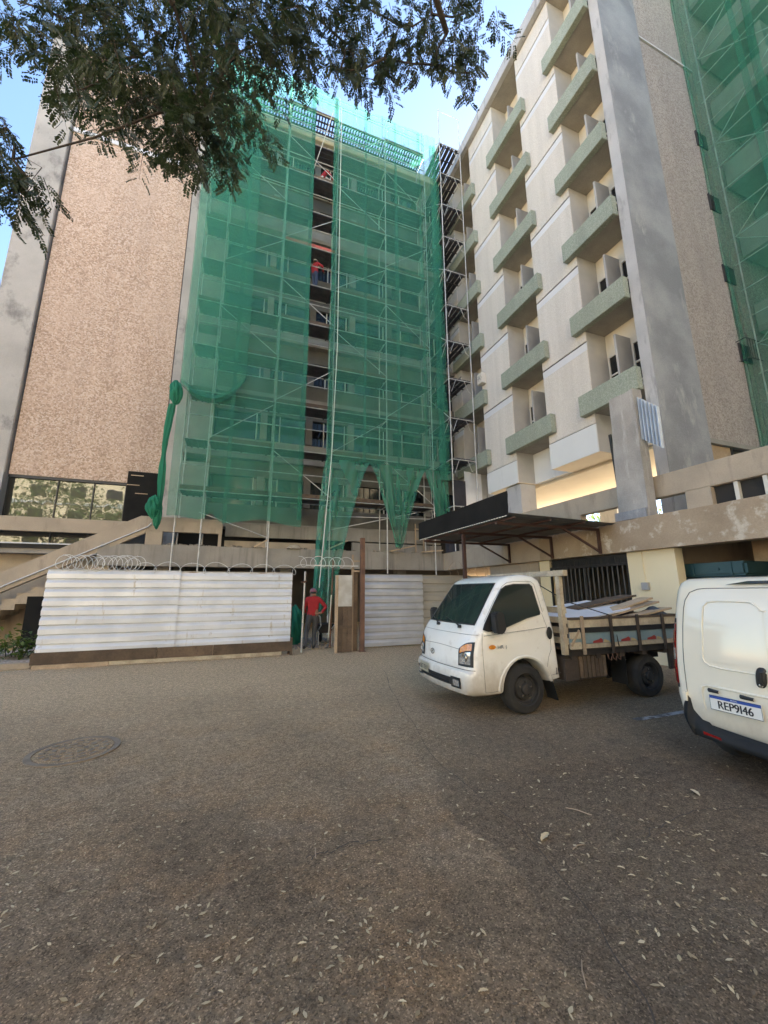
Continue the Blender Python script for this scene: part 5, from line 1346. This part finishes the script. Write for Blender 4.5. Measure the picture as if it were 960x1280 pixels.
# ------------------------------------------------------------------ people
MAT['skin'] = M('skin', (.33, .19, .13), .6); MAT['red_knit'] = M('red_knit', (.42, .028, .035), .85, (.34, .02, .028), 8, bmp=.2, bsc=60)
MAT['jeans_grey'] = M('jeans_grey', (.085, .09, .10), .85, (.06, .065, .075), 6, bmp=.2, bsc=50); MAT['boot'] = M('boot', (.03, .028, .027), .7)
MAT['cap_cloth'] = M('cap_cloth', (.17, .15, .17), .85, (.30, .10, .13), 22, lo=.45, hi=.55); MAT['jeans_blue'] = M('jeans_blue', (.055, .08, .15), .85, (.04, .06, .11), 8)
MAT['white_trousers'] = M('white_trousers', (.62, .60, .55), .85, (.5, .48, .44), 8); MAT['helmet'] = M('helmet', (.55, .50, .40), .4)

def person(loc, rz, J, top, legs, label, cat_mat, cap='cap'):
    """J: joints in local space (facing +y). One skinned body mesh, coloured by region."""
    bones = [('pelvis', 'belly', 'top'), ('belly', 'chest', 'top'), ('chest', 'neck', 'top'), ('neck', 'jaw', 'skin'), ('jaw', 'crown', 'skin')]
    for s in 'LR':
        bones += [('chest', 'sh'+s, 'top'), ('sh'+s, 'el'+s, 'top'), ('el'+s, 'wr'+s, 'top'), ('wr'+s, 'ha'+s, 'skin'),
                  ('pelvis', 'hip'+s, 'legs'), ('hip'+s, 'kn'+s, 'legs'), ('kn'+s, 'an'+s, 'legs'), ('an'+s, 'toe'+s, 'boot')]
    rad = dict(pelvis=(.145, .105), belly=(.15, .11), chest=(.165, .12), neck=(.062, .062), jaw=(.075, .09), crown=(.08, .095))
    for s in 'LR': rad.update({'sh'+s: (.078, .075), 'el'+s: (.056, .054), 'wr'+s: (.040, .040), 'ha'+s: (.042, .022), 'hip'+s: (.098, .10), 'kn'+s: (.068, .068), 'an'+s: (.055, .055), 'toe'+s: (.042, .035)})
    names = list(J.keys()); me = bpy.data.meshes.new('body'); me.from_pydata([J[n] for n in names], [(names.index(a), names.index(c)) for a, c, _ in bones], [])
    o = bpy.data.objects.new('tmp', me); COL.objects.link(o)
    o.modifiers.new('s', 'SKIN'); ss = o.modifiers.new('u', 'SUBSURF'); ss.levels = 2; ss.render_levels = 2
    for i, n in enumerate(names): me.skin_vertices[0].data[i].radius = rad[n]; me.skin_vertices[0].data[i].use_root = (n == 'pelvis')
    bpy.context.view_layer.update()
    res = bpy.data.meshes.new_from_object(o.evaluated_get(bpy.context.evaluated_depsgraph_get())); bpy.data.objects.remove(o)
    b = MB(); b.v = [tuple(v.co) for v in res.vertices]; b.f = [tuple(p.vertices) for p in res.polygons]
    reg_i = {'top': 0, 'legs': 1, 'skin': 2, 'boot': 3}
    segs = [(Vector(J[a]), Vector(J[c]), reg_i[g]) for a, c, g in bones]
    for f in b.f:
        c = sum((Vector(b.v[i]) for i in f), Vector())/len(f); best = (9, 0)
        for a, e, g in segs:
            d = e-a; t = max(0, min(1, (c-a).dot(d)/max(1e-6, d.length_squared))); q = (c-a-d*t).length
            if q < best[0]: best = (q, g)
        g = best[1]
        if g == 0 and c.z < J['pelvis'][2]-.02: g = 1
        if g == 1 and c.z > J['pelvis'][2]+.03: g = 0
        b.m.append(g)
    bpy.data.meshes.remove(res)
    b.cm = 2
    for s in 'LR':       # fingers and thumb
        h = Vector(J['ha'+s]); w = Vector(J['wr'+s]); d = (h-w).normalized(); side = d.cross(Vector((0, 0, 1)))
        side = side.normalized() if side.length > .1 else Vector((1, 0, 0)); dn = side.cross(d)
        for k, L in enumerate((.07, .08, .075, .06)):
            p = h+side*(.027-.018*k); b.tube([p, p+d*L*.5-dn*.006, p+d*L*.85-dn*.026], [.010, .009, .007], 6)
        p = w+d*.03+side*.035; b.tube([p, p+side*.025+d*.03, p+side*.028+d*.06], [.012, .010, .008], 6)
    hc = Vector(J['jaw']).lerp(Vector(J['crown']), .5); fd = (Vector(J['crown'])-Vector(J['jaw'])); 
    b.tube([hc+Vector((0, .085, -.01)), hc+Vector((0, .115, -.035)), hc+Vector((0, .09, -.045))], [.010, .016, .008], 6)
    for sx in (-1, 1): b.tube([hc+Vector((sx*.085, 0, .02)), hc+Vector((sx*.098, -.01, .0)), hc+Vector((sx*.088, 0, -.03))], [.012, .018, .010], 6)
    b.tube([hc+Vector((-.025, .092, -.065)), hc+Vector((.025, .092, -.065))], .006, 5)
    ca, sa = math.cos(rz), math.sin(rz); tr = lambda p: (loc[0]+p[0]*ca-p[1]*sa, loc[1]+p[0]*sa+p[1]*ca, loc[2]+p[2])
    root = thing('person', loc, label, 'person')
    b.v = [tr(p) for p in b.v]; b.build('body', [top, legs, MAT['skin'], MAT['boot']], root, smooth=60, fix=False)
    cr = hc
    def capfn(u, v):
        t = u*2*math.pi; p = v*math.pi/2; k = 1.0
        return tr((cr.x+.100*math.cos(t)*math.cos(p), cr.y-.005+.118*math.sin(t)*math.cos(p), cr.z+.005+.105*math.sin(p)))
    hb = MB().grid(capfn, 20, 8)
    hb.grid(lambda u, v: tr((cr.x+(u-.5)*.17, cr.y+.09+.085*v*math.sin(math.pi*u)**.4, cr.z+.03-.02*v)), 8, 3)
    hb.build(cap, cat_mat, root, smooth=60)
    hr = MB().grid(lambda u, v: tr((cr.x+.095*math.cos(math.pi+u*math.pi), cr.y+.02+.118*math.sin(math.pi+u*math.pi), cr.z-.05+.07*v)), 12, 3)
    hr.build('hair', MAT['ink'], root, smooth=60)
    eye = MB()
    for sx in (-1, 1): eye.lathe([(.001, -.012), (.010, -.006), (.012, 0), (.010, .006), (.001, .012)], tr((cr.x+sx*.032, cr.y+.088, cr.z-.005)), 'z', 8)
    eye.build('eyes', MAT['ink'], root, smooth=60)
    return root

stand = dict(pelvis=(0, 0, .93), belly=(.0, 0, 1.08), chest=(0, .0, 1.30), neck=(0, .0, 1.46), jaw=(0, .015, 1.545), crown=(0, .02, 1.635),
    shL=(-.175, 0, 1.385), elL=(-.25, .06, 1.13), wrL=(-.16, .22, 1.02), haL=(-.11, .29, 1.01), shR=(.175, 0, 1.385), elR=(.37, -.06, 1.16), wrR=(.22, -.13, 1.0), haR=(.14, -.14, 1.00),
    hipL=(-.095, 0, .88), knL=(-.15, .05, .49), anL=(-.19, -.02, .10), toeL=(-.20, .15, .035), hipR=(.095, 0, .88), knR=(.07, .05, .49), anR=(.05, -.02, .10), toeR=(.07, .15, .035))
person((2.12, 11.62, 0.0), R_(4), stand, MAT['red_knit'], MAT['jeans_grey'], 'man in red sweater, grey trousers and cap standing hand on hip in the gate opening', MAT['cap_cloth'])
w2_ = dict(stand); w2_.update(elL=(-.30, .10, 1.35), wrL=(-.22, .20, 1.62), haL=(-.20, .23, 1.69), elR=(.30, .18, 1.28), wrR=(.16, .36, 1.20), haR=(.12, .42, 1.20), knL=(-.11, .06, .5), anL=(-.12, 0, .1), toeL=(-.14, .17, .035))
person((2.50, 15.75, 15.03), R_(-60), w2_, MAT['red_knit'], MAT['jeans_blue'], 'worker in red shirt and blue trousers reaching up below the red scaffold board', MAT['helmet'], 'helmet')
cr_ = dict(pelvis=(0, -.12, .42), belly=(0, -.02, .58), chest=(0, .10, .78), neck=(0, .17, .92), jaw=(0, .21, .99), crown=(0, .24, 1.075),
    shL=(-.175, .12, .86), elL=(-.22, .28, .66), wrL=(-.12, .44, .58), haL=(-.08, .50, .57), shR=(.175, .12, .86), elR=(.24, .30, .68), wrR=(.14, .46, .62), haR=(.10, .52, .61),
    hipL=(-.10, -.10, .40), knL=(-.17, .30, .48), anL=(-.15, .08, .10), toeL=(-.16, .24, .035), hipR=(.10, -.10, .40), knR=(.16, .32, .46), anR=(.14, .10, .10), toeR=(.15, .26, .035))
person((2.72, 15.72, 20.90), R_(-75), cr_, MAT['red_knit'], MAT['white_trousers'], 'worker in red jacket and white trousers crouching on the upper scaffold deck', MAT['helmet'], 'helmet')
# ------------------------------------------------------------------ trees, shrub, litter
def leaf_mat(name, c, c2, tr=.35):
    m, t, b, out = nt(name)
    oi = t.nodes.new('ShaderNodeNewGeometry')
    col = mix(t, oi.outputs['Random Per Island'], c, c2)
    t.links.new(col, b.inputs['Base Color']); b.inputs['Roughness'].default_value = .55
    tl = t.nodes.new('ShaderNodeBsdfTranslucent'); t.links.new(mix(t, .5, col, (.14, .22, .04)), tl.inputs[0])
    mx = t.nodes.new('ShaderNodeMixShader'); mx.inputs[0].default_value = tr
    t.links.new(b.outputs[0], mx.inputs[1]); t.links.new(tl.outputs[0], mx.inputs[2]); t.links.new(mx.outputs[0], out.inputs[0]); return m
MAT['leaf_over'] = leaf_mat('leaf_over', (.016, .030, .014), (.038, .052, .022), .16)
MAT['leaf_far'] = leaf_mat('leaf_far', (.05, .09, .02), (.10, .14, .03), .3)
MAT['leaf_shrub'] = leaf_mat('leaf_shrub', (.05, .10, .015), (.13, .16, .02), .3)
MAT['bark'] = M('bark', (.085, .065, .05), .95, (.05, .04, .032), 5, grain=.3, gsc=40, bmp=.6, bsc=14)
rs = np.random.RandomState(11)

def compound_leaf(n=7):
    """pinnate leaf along +x, drooping: quads"""
    v = []; f = []
    L = .175
    for i in range(n):
        x = .03+L*(i+.5)/n; ln = .046*(1+.15*math.sin(i*3.3))*(1-.35*abs(i/n-.45)*2); w = .0135*(1+.3*math.sin(i*5.1))
        dz = -.10*(x/L)**2*L
        for s in (-1, 1):
            a = .95+.25*math.sin(i*7.7+s); dx, dy = math.cos(a)*ln, math.sin(a)*ln*s
            px, py = -dy/ln*w, dx/ln*w
            k = len(v); v += [(x, 0, dz), (x+dx*.5+px, dy*.5+py, dz-.004), (x+dx, dy, dz-.012), (x+dx*.5-px, dy*.5-py, dz-.004)]; f.append((k, k+1, k+2, k+3))
    k = len(v); v += [(0, -.0015, 0), (L+.02, 0, -.10*L), (0, .0015, 0)]; f.append((k, k+1, k+2, k+2))
    return np.array(v), [q for q in f]
LV, LF = compound_leaf()
LF4 = np.array([list(q) for q in LF[:-1]]); LV4 = LV[:-3]
def place_leaves(P, D, S):
    """P positions, D directions (unit), S scales -> big vert/face arrays"""
    n = len(P); D = D/np.linalg.norm(D, axis=1, keepdims=True)
    upv = rs.normal(size=(n, 3))*.55+np.array([0, 0, 1.0])
    side = np.cross(upv, D); side /= np.linalg.norm(side, axis=1, keepdims=True)+1e-9; nn = np.cross(D, side)
    v = (LV4[None, :, 0, None]*D[:, None]+LV4[None, :, 1, None]*side[:, None]+LV4[None, :, 2, None]*nn[:, None])*S[:, None, None]+P[:, None]
    f = LF4[None]+(np.arange(n)*len(LV4))[:, None, None]
    return v.reshape(-1, 3), f.reshape(-1, 4)
def np_mesh(name, v, f, mat, parent):
    me = bpy.data.meshes.new(name); base = v.min(0); base = np.array([(v[:, 0].min()+v[:, 0].max())/2, (v[:, 1].min()+v[:, 1].max())/2, v[:, 2].min()]); v = v-base
    me.vertices.add(len(v)); me.vertices.foreach_set('co', v.astype(np.float32).ravel())
    me.loops.add(f.size); me.loops.foreach_set('vertex_index', f.astype(np.int32).ravel())
    me.polygons.add(len(f)); me.polygons.foreach_set('loop_start', np.arange(0, f.size, f.shape[1], dtype=np.int32))
    me.materials.append(mat); me.update(calc_edges=True); me.validate()
    o = bpy.data.objects.new(name, me); return reg(o, name, parent, base)

# the tree the photographer stands under: trunk behind on the left, limbs reaching forward overhead
ot = thing('shade_tree', (-4.6, -2.6, 0), 'dark leafy tree with feathery hanging foliage overhead against the sky', 'tree')
def limb(pts, r0_, r1_, name='limb'):
    n = len(pts); MB().tube(pts, [r0_+(r1_-r0_)*i/(n-1) for i in range(n)], 8).build(name, MAT['bark'], ot, smooth=70)
limb([(-4.6, -2.6, 0), (-4.5, -2.55, 1.5), (-4.55, -2.4, 3), (-4.3, -2.1, 4.4), (-4.0, -1.6, 5.6)], .30, .20, 'trunk')
main = {'a': [(-4.0, -1.6, 5.6), (-3.3, .0, 7.4), (-2.6, 1.6, 8.3), (-1.9, 3.0, 8.5), (-1.1, 3.9, 8.2)],
        'b': [(-4.0, -1.6, 5.6), (-2.6, -.4, 7.8), (-.8, 1.0, 9.0), (.9, 2.4, 9.3), (2.2, 3.4, 9.0)],
        'c': [(-4.0, -1.6, 5.6), (-4.6, .3, 7.2), (-4.6, 2.0, 7.8), (-4.3, 3.4, 7.5)]}
for k, p in main.items(): limb(p, .15, .035)
allp = [Vector(q) for p in main.values() for q in p[1:]]
# foliage masses: (centre, radius, sprays)
rayd = lambda x, y: (rt*((x-480)/F_PX)-up*((y-640)/F_PX)+fw)
masses = []
def mass(x, y, dist, rpx, n):
    d = rayd(x, y); c = Vector((0, 0, CAM_H))+d*dist; masses.append((c, rpx*dist/F_PX, n))
for a in ((20, 8, 6.6, 36, 22), (80, 32, 6.6, 44, 38), (130, 85, 6.3, 52, 46), (98, 118, 6.2, 22, 6), (180, 130, 6.2, 50, 48), (225, 160, 6.1, 42, 36), (262, 165, 6.0, 36, 26), (205, 60, 6.6, 70, 70),
          (280, 95, 6.3, 52, 46), (290, 25, 6.8, 60, 60), (325, 60, 6.6, 42, 28), (350, 15, 6.9, 46, 32), (395, 30, 7.0, 40, 24), (430, 60, 7.0, 36, 20), (450, 15, 7.2, 45, 28), (500, 40, 7.2, 42, 22),
          (480, 78, 7.1, 25, 9), (540, 25, 7.3, 40, 20), (565, 70, 7.2, 30, 12), (590, 20, 7.3, 38, 17), (588, 95, 7.2, 20, 6), (545, 85, 7.2, 20, 5), (425, 92, 7.0, 16, 5),
          (8, 165, 5.6, 24, 9), (15, 205, 5.5, 26, 12), (32, 240, 5.4, 22, 9), (10, 245, 5.4, 22, 7), (150, 20, 6.8, 60, 46), (245, 0, 7.0, 60, 50),
          (-95, 40, 6.4, 50, 26), (-115, 150, 6.0, 45, 20), (-160, 20, 6.6, 60, 28), (-80, -100, 6.9, 60, 28), (60, -125, 7.0, 60, 28), (180, -130, 7.2, 60, 28), (300, -125, 7.2, 60, 28), (420, -115, 7.4, 55, 24), (530, -105, 7.5, 50, 20), (610, -100, 7.5, 40, 12), (-130, 240, 5.8, 38, 12)): mass(*a)
for k in range(9):     # the part of the crown above and behind the camera
    masses.append((Vector((rs.uniform(-7.5, 2.5), rs.uniform(-6.5, 1.0), rs.uniform(7.6, 10.4))), .9, 9))
P, D, S = [], [], []; twv = MB(); conn = [q.copy() for q in allp]
masses.sort(key=lambda m_: min((q-m_[0]).length for q in allp))
for (c, r, n) in masses:
    near = min(conn, key=lambda q: (q-c).length)
    m1 = near.lerp(c, .5)+Vector((rs.uniform(-.08, .08), rs.uniform(-.08, .08), rs.uniform(.0, .12))); e_ = c+Vector((0, 0, r*.25)); twv.tube([near, m1, e_], [.022, .016, .011], 5); conn += [m1, e_]
    for k in range(max(2, int(n*.86))):
        o = Vector(rs.normal(size=3))*r*.56
        s0 = c+o+Vector((0, 0, .12))
        hd_ = rs.uniform(0, 2*math.pi); el_ = rs.uniform(-1.25, -.25)
        d = Vector((math.cos(hd_)*math.cos(el_), math.sin(hd_)*math.cos(el_), math.sin(el_)))
        L = rs.uniform(.30, .55)
        e1 = s0+d*L+Vector((0, 0, -.06)); twv.tube([s0, s0+d*L*.5, e1], [.006, .004, .002], 3, caps=False)
        if k % 3 == 0: twv.tube([c+o*.2, (c+s0)/2+Vector(rs.normal(size=3))*.08, s0], [.005, .004, .003], 3, caps=False)
        nl = 9
        for i in range(nl):
            p = s0+d*L*(i+.6)/nl+Vector((0, 0, -.06*(i/nl)**2)); sg = 1 if i % 2 else -1
            sd_ = d.cross(Vector((0, 0, 1))); sd_ = sd_.normalized() if sd_.length > .05 else Vector((1, 0, 0))
            ld = d*.6+sd_*sg*.8+Vector((0, 0, rs.uniform(-.55, .05)))
            P.append(p); D.append(ld); S.append(rs.uniform(.9, 1.5))
v, f = place_leaves(np.array([tuple(p) for p in P]), np.array([tuple(p) for p in D]), np.array(S))
np_mesh('crown', v, f, MAT['leaf_over'], ot)['kind'] = 'stuff'
twv.build('twigs', MAT['bark'], ot, fix=False)['kind'] = 'stuff'

# plain round trees: built once, copied
def far_tree(loc, h, r, label, seed, src=None, group=None):
    t = thing('broadleaf_tree', loc, label, 'tree', group)
    if src is None:
        q = np.random.RandomState(seed); n = 5200
        cl = q.normal(size=(46, 3)); cl /= np.linalg.norm(cl, axis=1, keepdims=True); cl *= q.uniform(.45, 1.0, (46, 1))*np.array([r, r, r*.8]); cl[:, 2] += h-r*.7
        c = cl[q.randint(0, 46, n)]+q.normal(size=(n, 3))*r*.17
        a = q.normal(size=(n, 3)); a /= np.linalg.norm(a, axis=1, keepdims=True); b_ = np.cross(a, q.normal(size=(n, 3))); b_ /= np.linalg.norm(b_, axis=1, keepdims=True)
        s = q.uniform(.10, .22, (n, 1)); v = np.stack([c, c+a*s+b_*s*.45, c+a*s*2, c+a*s-b_*s*.45], 1).reshape(-1, 3)+np.array(loc)
        np_mesh('crown', v, np.arange(n*4).reshape(n, 4), MAT['leaf_far'], t)
        tb = MB().tube([(loc[0], loc[1], 0), (loc[0]+.1, loc[1], h*.3), (loc[0]-.1, loc[1]+.1, h*.6)], [.24, .18, .10], 8)
        for k in range(6):
            an = k*1.05; tb.tube([(loc[0]+.05, loc[1], h*(.34+.03*k)), (loc[0]+math.cos(an)*r*.35, loc[1]+math.sin(an)*r*.35, h*.6), (loc[0]+math.cos(an)*r*.7, loc[1]+math.sin(an)*r*.7, h*.8)], [.09, .06, .02], 6)
        tb.build('trunk', MAT['bark'], t, smooth=70)
    else:
        for ch in src.children: inst(ch, Vector(loc)+(WL[ch.name]-WL[src.name]), t)
    return t
t0 = far_tree((27, 21, 0), 7.5, 3.2, 'green tree seen beyond the open storey under the balcony wing', 3)
for k, (x, y) in enumerate(((29.5, 27.5), (33, 17), (25.5, 33))): far_tree((x, y, 0), 7.5, 3.2, 'green tree seen beyond the open storey under the balcony wing', 3, t0, 'trees beyond the open storey')
t0['group'] = 'trees beyond the open storey'
t1 = far_tree((-17, -13, 0), 13, 5.5, 'green tree across the yard mirrored in the window below the granite gable', 5)
t1['group'] = 'trees across the yard'
for (x, y) in ((-25, -11), (-9, -17)): far_tree((x, y, 0), 13, 5.5, 'green tree across the yard mirrored in the window below the granite gable', 5, t1, 'trees across the yard')

# shrub beside the hoarding
sh = thing('shrub', (-4.9, 12.0, .1), 'low green shrub with a yellow flower beside the white hoarding', 'shrub')
q = np.random.RandomState(4); n = 420; c = q.normal(size=(n, 3))*np.array([.42, .28, .16])+np.array([-4.75, 12.1, .38]); c[:, 2] = np.maximum(c[:, 2], .16)
a = q.normal(size=(n, 3))*np.array([1, 1, .5]); a /= np.linalg.norm(a, axis=1, keepdims=True); b_ = np.cross(a, q.normal(size=(n, 3))*.4+np.array([0, 0, 1])); b_ /= np.linalg.norm(b_, axis=1, keepdims=True); s = q.uniform(.05, .09, (n, 1))
np_mesh('foliage', np.stack([c, c+a*s+b_*s*.5, c+a*s*2-np.array([0, 0, .02]), c+a*s-b_*s*.5], 1).reshape(-1, 3), np.arange(n*4).reshape(n, 4), MAT['leaf_shrub'], sh)
for k in range(6): MB().tube([(-4.8+.1*k-.2, 12.1, .08), (-4.9+.16*k-.2, 12.05, .42)], .010, 5).build('stem', MAT['bark'], sh, smooth=60)
MB().lathe([(.001, .0), (.05, .02), (.03, .035), (.001, .03)], (-4.72, 11.75, .36), 'y', 10).build('flower', MAT['bed_yellow'], sh, smooth=60)

# leaf litter
MAT['litter'] = leaf_mat('litter', (.36, .26, .14), (.70, .57, .36), .05)
MAT['litter_dark'] = leaf_mat('litter_dark', (.10, .065, .04), (.20, .14, .085), .05)
HEAPS = [(.25, 1.55, .07), (.28, 1.35, .06), (-.75, 1.75, .12), (-.55, 1.25, .07), (-.9, 1.5, .10), (-.2, 1.9, .22), (.1, 2.6, .3), (-1.6, 2.6, .35), (-.9, 3.4, .4), (1.55, 3.2, .3), (2.3, 2.3, .25), (2.9, 1.9, .3), (2.2, 1.55, .2), (1.2, 1.25, .2), (3.3, 2.9, .35), (.9, 6.2, .5), (1.9, 4.6, .35), (-2.2, 5.0, .6), (.75, 2.0, .2)]
def litter(name, n, dens, smin, smax, mat, seed, label, sparse=False):
    q = np.random.RandomState(seed); v = []; f = []; cnt = 0; tries = 0
    while cnt < n and tries < n*40:
        tries += 1
        y = q.uniform(.6, 9.5) if q.rand() < .75 else q.uniform(.6, 4.5); x = q.uniform(-.75*y-1.2, 1.45*y+1.2)
        heap = q.rand() < .62
        if heap:
            hx, hy, hs = HEAPS[q.randint(len(HEAPS))]; x, y = hx+q.normal()*hs*1.3, hy+q.normal()*hs
            if y < .55: continue
        if (2.7 < x < 7 and 4.4 < y < 6.3): continue
        if not heap and mnoise.noise((x*1.3, y*1.3, 4))+.6*mnoise.noise((x*3.7, y*3.7, seed)) < q.uniform(-.35, .75)-(.9 if q.rand() < .12 else 0): continue
        s = q.uniform(smin, smax); a = q.uniform(0, 6.28); ca, sa = math.cos(a), math.sin(a); w = s*q.uniform(.28, .5); z = gz(x, y)+.004; h = s*q.uniform(.0, .35); tl = q.uniform(-.3, .3)*w
        k = len(v)
        for (px, py, pz) in ((-s, 0, 0), (-.2*s, w, h*.5+tl), (s, 0, h), (-.2*s, -w, h*.5-tl), (.5*s, w*.7, h*.8), (.5*s, -w*.7, h*.8)):
            v.append((x+px*ca-py*sa, y+px*sa+py*ca, z+max(0, pz)))
        f += [(k, k+3, k+5, k+2), (k, k+2, k+4, k+1)]; cnt += 1
    return tag(np_mesh(name, np.array(v), np.array(f), mat, None), label, 'leaves', kind='stuff')
litter('leaf_litter', 1500, 1, .008, .022, MAT['litter'], 21, 'pale dry leaves scattered thinly over the asphalt')
litter('leaf_debris', 3600, 1, .005, .014, MAT['litter_dark'], 22, 'small brown leaf crumbs scattered over the asphalt')
litter('leaf_flecks', 1100, 1, .004, .010, MAT['litter'], 23, 'tiny pale leaf flecks over the asphalt')
def big_leaf(x, y, s, a, label, mat, group=None):
    def fn(u, v):
        w = .36*math.sin(math.pi*min(1, u*.96+.02))**.75*(1+.18*math.sin(u*19)); px, py = (u-.5)*2*s, (v-.5)*2*w*s
        return (x+px*math.cos(a)-py*math.sin(a), y+px*math.sin(a)+py*math.cos(a), gz(x, y)+.006+.18*s*abs(v-.5)*2+.14*s*math.sin(u*3.0)+.05*s*mnoise.noise((u*5, v*5, x)))
    lf = MB().grid(fn, 12, 4); b2 = lf.build('fallen_leaf', mat, smooth=60)
    return tag(b2, label, 'leaf', group)
big_leaf(2.02, 2.42, .055, .4, 'large crumpled cream leaf lying alone on the dark asphalt strip', MAT['litter'])
big_leaf(3.55, 2.45, .05, 1.2, 'curled pale leaf lying below the van bumper', MAT['litter'])
q = np.random.RandomState(9)
for k in range(46):
    y = q.uniform(.75, 3.2); x = q.uniform(-.7*y, 1.2*y); big_leaf(x, y, q.uniform(.012, .026)*(.7+.3*y/3), q.uniform(0, 6.3), 'pale dry leaf lying on the near asphalt', MAT['litter'], 'dry leaves on the near asphalt')
for k in range(9):
    y = q.uniform(.8, 3.0); x = q.uniform(-.6*y, 1.1*y); a = q.uniform(0, 3.1); L = q.uniform(.04, .11)
    tag(MB().tube([(x-L*math.cos(a), y-L*math.sin(a), gz(x, y)+.006), (x, y+.01, gz(x, y)+.010), (x+L*math.cos(a), y+L*math.sin(a), gz(x, y)+.006)], [.003, .0028, .0016], 5).build('fallen_twig', MAT['wood_pale'], smooth=60), 'thin dry twig lying on the near asphalt', 'twig', 'twigs on the near asphalt')
